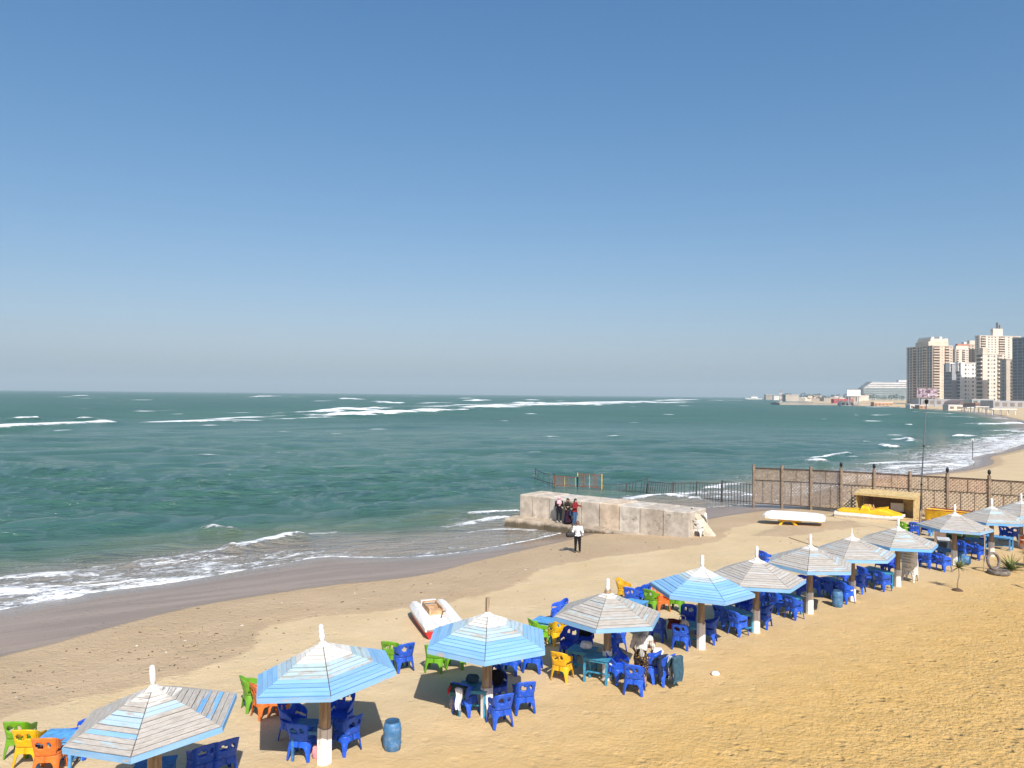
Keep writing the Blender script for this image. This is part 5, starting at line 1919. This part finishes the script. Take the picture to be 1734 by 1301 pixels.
def stand(**kw):
    J = dict(pelvis=(0, 0, .93), waist=(0, 0, 1.08), chest=(0, 0, 1.28), neck=(0, .0, 1.46), head=(0, .02, 1.55),
             shL=(-.19, 0, 1.39), shR=(.19, 0, 1.39), elL=(-.25, -.02, 1.12), elR=(.25, -.02, 1.12), wrL=(-.24, .06, .88), wrR=(.24, .06, .88),
             hipL=(-.09, 0, .90), hipR=(.09, 0, .90), knL=(-.11, .02, .50), knR=(.11, .02, .50), anL=(-.12, -.02, .08), anR=(.12, -.02, .08), toL=(-.14, .13, .035), toR=(.14, .13, .035))
    J.update(kw)
    return J
C = lambda n, c: cloth_mat('cloth_' + n, c)
TROUS = ('hip', 'thigh', 'calf')
TOP = ('torso', 'uarm', 'farm')
grp = 'people at the concrete wall'
# man in white shirt seen from behind
q = ground(978, 936)
person('person in white shirt and black trousers with a shoulder bag, seen from behind', (q.x, q.y, q.z - .01), -azim(q) + R(5),
       stand(elL=(-.27, .0, 1.14), wrL=(-.27, .14, .98), elR=(.27, -.02, 1.14), wrR=(.27, .13, .95)),
       [('trousers', TROUS, .016, C('black', (.012, .012, .014)), None), ('shirt', TOP, .020, C('white', (.78, .79, .82)), lambda reg, par, nm, co: (reg == 0) & (co[:, 2] > .92)),
        ('shoes', ('foot',), .010, C('shoe', (.25, .18, .12)), None)], hair=(.16, .09, .06), scale=1.03)
pw = Vector((q.x, q.y, q.z))
b = MB()
rr = []
for f, r_ in ((-1, .55), (-.92, .85), (-.5, 1), (.5, 1), (.92, .85), (1, .55)):
    rr.append([Vector((.28 * f, .11 * r_ * math.cos(2 * math.pi * k / 14), .15 * r_ * math.sin(2 * math.pi * k / 14))) for k in range(14)])
b.rings([r[::-1] for r in rr])
bag = thing('shoulder_bag', 'black shoulder bag hanging at the left side of the person in white', 'bag', (pw.x - .40, pw.y - .06, pw.z + 1.02), R(20))
b.build('pouch', simple('bag_black', (.03, .028, .03), .55, .3, 6), bag, smooth=True)
MB().tube([(-.2, 0, .10), (-.05, .02, .32), (.16, .03, .52), (.2, .05, .3), (.2, 0, .10)], .018, 6).build('strap', simple('bag_black', (.03, .028, .03)), bag, smooth=True)
# group at the wall
def wall_spot(px, py):
    z = WBOT + .05
    for _ in range(3):
        pt = at(px, py, z)
    return pt
def turn_to_cam(p, d=0):
    return -azim(p) + R(180 + d)
q = wall_spot(946.5, 884.5)
person('person with pink headscarf and dark jacket standing against the concrete wall', q, turn_to_cam(q, 5),
       stand(elL=(-.24, .04, 1.14), wrL=(-.08, .18, 1.22), elR=(.24, .04, 1.14), wrR=(.05, .19, 1.16)),
       [('trousers', TROUS, .018, C('charcoal', (.014, .016, .02)), None), ('jacket', TOP, .028, C('darkplum', (.018, .010, .018)), lambda reg, par, nm, co: (reg == 0) & (co[:, 2] > .9)),
        ('shoes', ('foot',), .012, C('paleshoe', (.45, .40, .35)), None)], skin=(.52, .34, .25), hijab=C('pinkscarf', (.80, .42, .46)), scale=1.0, group=grp)
q = wall_spot(961.5, 887)
person('person in dark green patterned top and long dark skirt at the wall', q, turn_to_cam(q, -12),
       stand(elL=(-.26, .10, 1.18), wrL=(-.12, .32, 1.20), elR=(.25, .06, 1.14), wrR=(.12, .22, 1.05)),
       [('trousers', TROUS, .014, C('charcoal', (.014, .016, .02)), None), ('top', TOP, .030, cloth_mat('camo_top', (.03, .035, .02), ((.10, .09, .05), 5.0)), lambda reg, par, nm, co: (reg == 0) & (co[:, 2] > .9)),
        ('shoes', ('foot',), .012, C('black', (.012, .012, .014)), None)], skin=(.45, .28, .2), hijab=C('darkscarf', (.035, .025, .02)), dress=(C('plumskirt', (.030, .012, .026)), .98, .06, .16, .30), scale=.99, group=grp)
hb_ = thing('handbag', 'dark blue handbag held by the person in the dark skirt', 'bag', (q.x + .22, q.y - .34, q.z + .62), .2)
MB().box((0, 0, .15), (.32, .13, .30), taper=.85).build('pouch', C('navybag', (.03, .045, .09)), hb_)
MB().tube([(-.11, 0, .28), (-.06, 0, .48), (.06, 0, .48), (.11, 0, .28)], .014, 6).build('strap', C('navybag', (.03, .045, .09)), hb_)
q = wall_spot(973, 889)
person('person in dark red jacket and blue jeans at the right of the wall group', q, turn_to_cam(q, 60),
       stand(elL=(-.24, .12, 1.20), wrL=(-.16, .36, 1.26), elR=(.24, .06, 1.13), wrR=(.14, .28, 1.20)),
       [('trousers', TROUS, .020, C('jeans', (.045, .11, .22)), None), ('jacket', TOP, .032, C('redjacket', (.22, .02, .025)), lambda reg, par, nm, co: (reg == 0) & (co[:, 2] > .86)),
        ('shoes', ('foot',), .012, C('shoe2', (.10, .09, .09)), None)], skin=(.42, .26, .18), scale=1.02, group=grp)
# stooping person at the grey parasol
q = ground(1086, 1163)
SJ = stand(pelvis=(0, -.06, .88), waist=(0, -.01, 1.03), chest=(0, .10, 1.24), neck=(0, .24, 1.37), head=(0, .35, 1.38), face=(0, .6, -.8),
           shL=(-.20, .15, 1.32), shR=(.20, .15, 1.32), elL=(-.30, .16, 1.05), elR=(.26, .28, 1.04), wrL=(-.26, .34, .86), wrR=(.20, .46, .88),
           hipL=(-.09, -.06, .84), hipR=(.09, -.06, .84), knL=(-.10, .02, .48), knR=(.10, .02, .48), anL=(-.10, -.06, .08), anR=(.11, -.06, .08), toL=(-.11, .09, .035), toR=(.12, .09, .035))
t = NT('floral_shorts')
v = t.n('TexVoronoi', i_Scale=16.0)
t.l(t.coord('Object'), v.inputs['Vector'])
cl = t.mix(t.ramp(v.outputs['Distance'], .18, .26), (.72, .42, .02), (.035, .02, .014))
v2 = t.n('TexVoronoi', i_Scale=22.0)
t.l(t.coord('Object', (1, 1, 1.3)), v2.inputs['Vector'])
cl = t.mix(t.ramp(v2.outputs['Distance'], .16, .2, .9, 0), cl, (.70, .62, .50))
t.l(cl, t.b.inputs['Base Color'])
t.b.inputs['Roughness'].default_value = .9
person('person stooping in a pale patterned shirt and dark floral shorts, back turned to us', (q.x, q.y, q.z - .01), -azim(q) + R(-12), SJ,
       [('shorts', ('hip', 'thigh'), .030, t.mat, lambda reg, par, nm, co: (reg == 7) & (co[:, 2] > .34)),
        ('shirt', ('torso', 'uarm'), .030, cloth_mat('pale_printed_shirt', (.72, .69, .62), ((.42, .40, .36), 7.0)), lambda reg, par, nm, co: (reg == 0) & (co[:, 2] > .90)),
        ('sandals', ('foot',), .010, C('shoe', (.25, .18, .12)), None)], skin=(.34, .15, .085), scale=1.05, hijab=cloth_mat('pale_printed_shirt', (.72, .69, .62)))
# ------------------------------------------------------------------ far shore: towers, quay and sheds
def wallmat(name, c):
    return simple('render_' + name, c, .85, .10, .08, .15, 0, 0, tuple(v * .75 for v in c), .25)
GLASS = simple('dark_window', (.15, .15, .155), .35, .3, .2, .5)
SHADE = simple('shade_and_frame_brown', (.23, .185, .155), .8, .2, .2, .2)  # dark brown stands for shade in balconies and openings; also billboard frames
CREAM, PEACH, WHT, GREYB, TANB = wallmat('cream', (.68, .60, .50)), wallmat('peach', (.66, .53, .41)), wallmat('white', (.74, .70, .65)), wallmat('grey', (.36, .36, .37)), wallmat('tan', (.50, .43, .35))
PHI = R(9)
def tower(label, xl, xc, xr, ytop, D, mat, floors, base_y=0.0, front=(), left=(), roof=None, fl_h=None, group='apartment towers on the far shore'):
    """a block with its near corner on pixel column xc; front face runs to xr, left face back to xl.
    front / left: lists of (kind, from, to) along the face, kind win / balc / blank / glass"""
    cn = at_dist(xc, 680, D)
    u, v = Vector((math.cos(PHI), math.sin(PHI), 0)), Vector((-math.sin(PHI), math.cos(PHI), 0))
    def solve(px, d):
        dr = ray(px, 680)
        r_ = dr.x / dr.y
        return (r_ * cn.y - cn.x) / (d.x - r_ * d.y)
    w = max(6.0, solve(xr, u)) if xr > xc else 14.0
    dp = max(8.0, solve(xl, v)) if xl < xc - .5 else 18.0
    dp = min(dp, 60.0)
    top = at_dist(xc, ytop, D).z
    base = 2.0
    H = top - base
    root = thing('apartment_tower', label, 'building', (cn.x, cn.y, base), PHI, group)
    b = MB()
    b.box((w / 2, dp / 2, H / 2 - 2), (w, dp, H + 4))
    b.build('wall', mat, root)
    b = MB()
    b.box((w / 2, dp / 2, H + .35), (w + .8, dp + .8, .7))
    b.build('cornice', mat, root)
    fh = H / floors
    wins, balc, rec = MB(), MB(), MB()
    for face, L, spec in (('f', w, front), ('l', dp, left)):
        for kind, a, e in spec:
            for k in range(floors):
                z = fh * (k + .5)
                x0, x1 = a * L, e * L
                if kind == 'win':
                    n = max(1, int((x1 - x0) / 4.6))
                    for j in range(n):
                        xx = x0 + (x1 - x0) * (j + .5) / n
                        ww = min(2.0, (x1 - x0) / n * .55)
                        if face == 'f':
                            wins.box((xx, -.03, z), (ww, .16, fh * .46))
                        else:
                            wins.box((-.03, xx, z), (.16, ww, fh * .46))
                elif kind == 'small':
                    xx = (x0 + x1) / 2
                    if face == 'f':
                        wins.box((xx, -.03, z), (.9, .16, fh * .28))
                elif kind == 'balc':
                    if face == 'f':
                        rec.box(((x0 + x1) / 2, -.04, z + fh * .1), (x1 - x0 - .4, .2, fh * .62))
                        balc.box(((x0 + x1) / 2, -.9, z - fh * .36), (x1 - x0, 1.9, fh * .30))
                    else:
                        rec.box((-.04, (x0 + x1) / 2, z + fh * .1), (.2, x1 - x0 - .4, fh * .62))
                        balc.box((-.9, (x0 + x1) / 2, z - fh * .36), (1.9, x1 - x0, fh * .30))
                elif kind == 'glass':
                    if face == 'f':
                        wins.box(((x0 + x1) / 2, -.03, z), (x1 - x0, .16, fh * .78))
                    else:
                        wins.box((-.03, (x0 + x1) / 2, z), (.16, x1 - x0, fh * .78))
    if wins.v:
        stuff(wins.build('windows', GLASS, root))
    if rec.v:
        stuff(rec.build('balcony_shade_panels', SHADE, root))  # flat panels on the wall face, balcony shade put into their colour
    if balc.v:
        stuff(balc.build('balconies', mat, root))
    if roof:
        for nm, x0, x1, h0, h1, m in roof:
            b = MB()
            b.box(((x0 + x1) / 2 * w, dp * .4, H + .7 + (h0 + h1) / 2), ((x1 - x0) * w, dp * .5, h1 - h0))
            b.build(nm, m, root)
    return root, w, dp, H
ROOFRED = simple('roof_red', (.45, .20, .13), .85)
tower('cream tower with grey shaded flank and many balconies, leftmost of the high towers', 1535, 1579, 1613, 586, 900, PEACH, 21, 0,
      [('balc', .02, .36), ('small', .4, .56), ('balc', .60, .84), ('win', .86, .98)], [('glass', .03, .09), ('glass', .13, .19), ('balc', .24, .36), ('glass', .40, .46), ('glass', .50, .56), ('balc', .62, .74), ('glass', .79, .85), ('glass', .89, .95)],
      [('penthouse', .0, 1.0, 0, 5, PEACH), ('penthouse', .1, .8, 5, 8.5, CREAM), ('water_tank', .15, .28, 8.5, 10.5, WHT), ('water_tank', .55, .68, 8.5, 11, WHT), ('stair_house', .8, .98, 5, 9, CREAM)])
tower('grey glass slab with white top left of the white slab', 1598, 1612, 1613.5, 617, 840, GREYB, 12, 0, [], [('glass', .02, .98)], [('white_top', -.2, 1.1, -9, 1.2, WHT)])
tower('second grey glass slab with white top next to the white slab', 1613.5, 1626, 1627.5, 616, 836, GREYB, 12, 0, [], [('glass', .02, .98)], [('white_top', -.2, 1.1, -9, 1.2, WHT)])
tower('white slab with two rows of small square windows', 1627, 1627, 1652, 615, 835, WHT, 10, 0, [('win', .22, .42), ('small', .46, .56), ('win', .72, .92)], [])
tower('cream tower with orange roof behind the white slab', 1612, 1618, 1640, 592, 960, CREAM, 24, 0, [('balc', .05, .25), ('blank', .25, .5), ('balc', .5, .75), ('win', .78, .98)], [('win', .1, .9)],
      [('roof', .1, 1.0, 0, 4, CREAM), ('tiled_roof', .2, 1.1, 4, 6.5, ROOFRED), ('water_tank', .7, .9, 6.5, 9, WHT)])
tower('pinkish tower squeezed between the orange-roofed and the tallest tower', 1634, 1638, 1662, 584, 985, PEACH, 25, 0, [('win', .02, .98)], [('win', .1, .9)], [('stair_house', .2, .6, 0, 5, CREAM)])
tower('broad cream slab with three rows of small windows and a balcony column', 1653, 1664, 1700, 600, 800, CREAM, 13, 0, [('win', .18, .36), ('small', .40, .46), ('win', .48, .62), ('balc', .68, .92)], [('balc', .05, .95)],
      [('stair_house', .05, .3, 0, 6, PEACH)])
tower('tallest cream tower with a square rooftop house and aerial', 1656, 1659, 1728, 569, 960, CREAM, 28, 0, [('balc', .02, .15), ('win', .18, .42), ('balc', .46, .62), ('win', .64, .78), ('balc', .8, .96)], [('win', .1, .9)],
      [('rooftop_house', .34, .58, 0, 9, CREAM), ('aerial', .47, .48, 9, 17, GREYB), ('aerial', .52, .53, 9, 14, GREYB)])
tower('narrow tan tower with rounded balconies beside the dark tower', 1701, 1704, 1718, 609, 770, TANB, 14, 0, [('blank', 0, .45), ('balc', .5, 1.0)], [('win', .1, .9)])
tower('dark glass tower at the right edge of the skyline', 1714, 1740, 1775, 572, 720, GREYB, 22, 0, [('win', .05, .95)], [('glass', .04, .30), ('glass', .36, .62), ('glass', .68, .96)])
tower('dark tower beyond the right edge of the picture', 1742, 1770, 1830, 566, 640, TANB, 20, 0, [('win', .05, .95)], [('win', .04, .96)])

def lowblock(name, label, x0, x1, ytop, ybot, D, mat, depth=14.0, roof=None, wins=None, cat='building', group=None):
    a, e = at_dist(x0, ybot, D), at_dist(x1, ybot, D)
    top = at_dist((x0 + x1) / 2, ytop, D).z
    w = (e - a).length
    zb = min(a.z, e.z)
    root = thing(name, label, cat, ((a.x + e.x) / 2, D, zb), 0, group)
    b = MB()
    b.box((0, depth / 2, (top - zb) / 2 - .5), (w, depth, top - zb + 1))
    b.build('wall', mat, root)
    if roof:
        b = MB()
        b.box((0, depth / 2, top - zb + .3), (w * 1.03, depth * 1.05, .6))
        b.build('roof', roof, root)
    if wins:
        b = MB()
        n = max(2, int(w / wins))
        for k in range(n):
            b.box((-w / 2 + w * (k + .5) / n, -.05, (top - zb) * .5), (w / n * .55, .3, (top - zb) * .5))
        stuff(b.build('opening_shade_panels', SHADE, root))  # dark boxes on the wall, coloured as the shade inside openings
    return root
TREE = simple('far_tree_green', (.055, .075, .04), .9, .4, .3)
ORG = wallmat('orange', (.55, .30, .16))
MAUVE = wallmat('mauve', (.22, .17, .16))
STONE = wallmat('stone', (.36, .31, .26))
# long quay and promenade wall below the towers
lowblock('quay_wall', 'long stone quay wall below the far towers', 1320, 1700, 684, 690, 905, STONE, 30, None, None, 'wall')
lowblock('podium_block', 'long dark podium under the grey glass slabs', 1560, 1632, 676, 687, 790, GREYB, 20, None, 7.0)
lowblock('arcade_building', 'low dark arcade at the foot of the broad cream slab', 1652, 1690, 684, 692, 700, MAUVE, 18, ROOFRED, 6.0)
lowblock('beach_hall', 'long dark beach hall at the right edge below the towers', 1682, 1760, 679, 691, 650, GREYB, 18, None, 6.0)
lowblock('glass_pavilion', 'pale glass pavilion at the foot of the white slab', 1646, 1682, 677, 685, 720, wallmat('pavilion', (.42, .47, .45)), 14, WHT, 5.0)
root = thing('vaulted_hall', 'dark barrel-vaulted hall in front of the white slab', 'building', at_dist(1640, 690, 740), 0)
b = MB()
rr = []
for y in (0, 26):
    rr.append([Vector((10.5 * math.cos(a), y, 8.0 * math.sin(a) - .5)) for a in np.linspace(0, math.pi, 14)])
b.rings([r[::-1] for r in rr])
b.build('vault', MAUVE, root)
for i, (x0, x1, yt, yb, D, m, lab) in enumerate(((1606, 1630, 687, 694, 600, CREAM, 'cream and orange beach kiosk near the waterline'), (1541, 1556, 686, 692, 700, WHT, 'small white beach kiosk left of the big billboard'),
                                                  (1557, 1571, 687, 692.5, 690, ORG, 'small orange beach kiosk below the big billboard'), (1480, 1512, 682, 690, 860, ORG, 'orange and yellow building on the far quay'),
                                                  (1424, 1447, 681, 688, 900, WHT, 'small white building on the far quay'), (1412, 1444, 676, 682, 930, wallmat('redroof', (.45, .07, .08)), 'red-fronted building on the far quay'))):
    lowblock('beach_kiosk' if i < 3 else 'quay_building', lab, x0, x1, yt, yb, D, m, 8, WHT if i != 5 else None, 4.0)
# open shelters on the far beach
def shelter(label, x0, x1, yt, yb, D):
    a, e = at_dist(x0, yb, D), at_dist(x1, yb, D)
    top = at_dist(x0, yt, D).z
    w = e.x - a.x
    root = thing('beach_shelter', label, 'shelter', (a.x, D, a.z - .3), 0, 'shelters on the far beach')
    h = top - a.z + .3
    MB().box((w / 2, 3, h), (w * 1.06, 7, .5)).build('roof', WHT, root)
    for f in (.02, .34, .66, .98):
        for y in (.2, 5.8):
            MB().box((w * f, y, h / 2), (.35, .35, h)).build('post', WHT, root)
shelter('wide white open shelter on the far beach at the right', 1680, 1720, 693, 702, 420)
shelter('narrow white open shelter on the far beach', 1637, 1650, 690.5, 697, 520)
shelter('tan open shelter between the two white ones on the far beach', 1652, 1674, 689, 697.5, 500)
# billboards
def billboard(label, x0, x1, yt, yb, ybase, D, art):
    a, e = at_dist(x0, yb, D), at_dist(x1, yt, D)
    w, h = e.x - a.x, e.z - a.z
    gz = at_dist(x0, ybase, D).z
    root = thing('billboard', label, 'billboard', (a.x, D, gz))
    MB().box((w / 2, 0, a.z - gz + h / 2), (w, 1.0, h)).build('panel', art, root)
    for zz in (a.z - gz - .2, a.z - gz + h + .2):
        MB().box((w / 2, -.1, zz), (w + 1, 1.3, .5)).build('frame_bar', SHADE, root)
    for k in (.12, .5, .88):
        MB().box((w * k, .2, (a.z - gz) / 2), (.8, .8, a.z - gz)).build('post', GREYB, root)
t = NT('billboard_print')
c = t.coord('Object')
v = t.n('TexVoronoi', i_Scale=.22)
t.l(c, v.inputs['Vector'])
cl = t.mix(t.ramp(t.noise(c, .32, 5, .6), .42, .60), (.10, .05, .075), (.46, .35, .40))
cl = t.mix(t.ramp(t.noise(c, .5, 4), .58, .66), cl, (.68, .62, .64))
t.l(cl, t.b.inputs['Base Color'])
billboard('large dark plum billboard below the leftmost cream tower', 1552, 1587, 658, 673, 689, 720, t.mat)
t = NT('billboard_white')
c = t.coord('Object')
cl = t.mix(t.ramp(t.noise(c, .25, 3), .60, .68), (.78, .78, .77), (.40, .46, .50))
t.l(cl, t.b.inputs['Base Color'])
billboard('white billboard on the hazy quay left of the terraced building', 1434, 1457, 660, 671, 685, 890, t.mat)
# terraced white building in the haze
a = at_dist(1461, 681, 2500)
HAZEG = wallmat('haze_greyed', (.30, .34, .33))  # grey-green wall colour with the haze mixed into it
root = thing('terraced_building', 'long terraced building with white upper decks in the haze left of the towers', 'building', (a.x, 2500, 1))
for k in range(9):
    x0, x1 = max(0, (k - 5) * 9), 230
    MB().box(((x0 + x1) / 2, 20 + k, 3.5 + k * 6.4), (x1 - x0, 40, 1.6 if k < 6 else 3.0)).build('terrace', HAZEG if k < 6 else WHT, root)
    MB().box(((x0 + x1) / 2 + 3, 22 + k, 6.7 + k * 6.4), (x1 - x0 - 6, 38, 4.4)).build('storey', GREYB if k > 5 else HAZEG, root)
MB().box((140, 24, 63), (30, 14, 7)).build('roof_house', WHT, root)
# low hazy quarter along the headland
rg = random.Random(17)
for k in range(26):
    px = 1302 + k * 6.3 + rg.uniform(-2, 2)
    D = rg.uniform(1250, 2000)
    hgt = rg.uniform(4, 13)
    a = at_dist(px, 680, D)
    root = thing('low_house', 'pale hazy low house on the far headland', 'house', (a.x, D, 1.0), rg.uniform(-.2, .2), 'low houses along the far headland')
    w = rg.uniform(8, 22)
    MB().box((0, 0, hgt / 2), (w, 14, hgt)).build('wall', rg.choice((CREAM, WHT, TANB, PEACH, STONE)), root)
    MB().box((0, 0, hgt + .25), (w + .8, 14.8, .5)).build('roof', rg.choice((STONE, ROOFRED, WHT)), root)
# trees behind the headland: trunk and loose crown of leaf clumps
leafc = MB()
def clump_crown(seed, rx, rz):
    rg = random.Random(seed)
    m = MB()
    for k in range(90):
        th, ph = rg.uniform(0, 6.28), math.acos(rg.uniform(-1, 1))
        rr_ = rg.uniform(.45, 1.0) ** .5
        c_ = Vector((rx * rr_ * math.sin(ph) * math.cos(th), rx * rr_ * math.sin(ph) * math.sin(th), rz * rr_ * math.cos(ph)))
        s_ = rg.uniform(.5, 1.2)
        a_, b_ = Vector((rg.uniform(-1, 1), rg.uniform(-1, 1), rg.uniform(-1, 1))) * s_, Vector((rg.uniform(-1, 1), rg.uniform(-1, 1), rg.uniform(-1, 1))) * s_
        m.add([c_ - a_, c_ + b_, c_ + a_, c_ - b_ * .7], [(0, 1, 2, 3)])
    return m.mesh('crown', TREE)
CROWNS = [clump_crown(i, 5.5, 4.5) for i in range(4)]
trunk_me = MB().tube([(0, 0, 0), (.2, 0, 4), (0, .2, 8)], [.45, .35, .15], 6).mesh('trunk', simple('far_trunk', (.10, .07, .05), .9))
for k in range(46):
    px = 1318 + k * 4.7 + rg.uniform(-3, 3)
    D = rg.uniform(1650, 2300)
    a = at_dist(px, 680, D)
    s_ = rg.uniform(.8, 1.4)
    root = thing('far_tree', 'hazy dark tree on the skyline of the far headland', 'tree', (a.x, D, 1.0), 0, 'trees along the far headland')
    root.scale = (s_, s_, s_)
    link('trunk', trunk_me, root)
    link('crown', CROWNS[k % 4], root, (0, 0, 8.5), rg.uniform(0, 6))
# pier with posts at the tip of the headland
a = at_dist(1318, 687, 930)
root = thing('jetty', 'low jetty on dark legs at the tip of the far headland', 'jetty', (a.x, 930, SEA))
MB().box((18, 4, 2.6), (40, 9, .8)).build('deck', STONE, root)
for k in range(7):
    MB().box((1 + k * 5.5, 1, .8), (.8, .8, 3.4)).build('leg', GREYB, root)
a = at_dist(1322, 680, 935)
root = thing('lattice_mast', 'red and white lattice mast on the jetty', 'mast', (a.x, 935, 1.6))
for k in range(6):
    m = MB()
    for sx in (-1, 1):
        for sy in (-1, 1):
            m.box((sx * 1.1, sy * 1.1, 1.2 + k * 2.4), (.3, .3, 2.4))
    m.bar((-1.1, -1.1, k * 2.4), (1.1, -1.1, (k + 1) * 2.4), .22)
    m.build('mast_section', ROOFRED if k % 2 else WHT, root)
a = at_dist(1262, 674, 2600)
root = thing('white_ship', 'hazy white ship lying off the tip of the headland', 'ship', (a.x, 2600, SEA))
b = MB()
rr = []
for f, w, z0_, z1 in ((0, .1, 3, 6.5), (.12, .7, 0, 5.5), (.5, 1, -1, 4.5), (.9, 1, -1, 4.6), (1, .8, 0, 4.8)):
    x = 56 * f
    rr.append([Vector((x, -5 * w, z1)), Vector((x, -3 * w, z0_)), Vector((x, 3 * w, z0_)), Vector((x, 5 * w, z1))])
b.rings(rr)
b.build('hull', WHT, root)
MB().box((30, 0, 7), (22, 7, 5)).build('superstructure', WHT, root)
MB().box((30, 0, 12), (1, 1, 8)).build('mast', WHT, root)
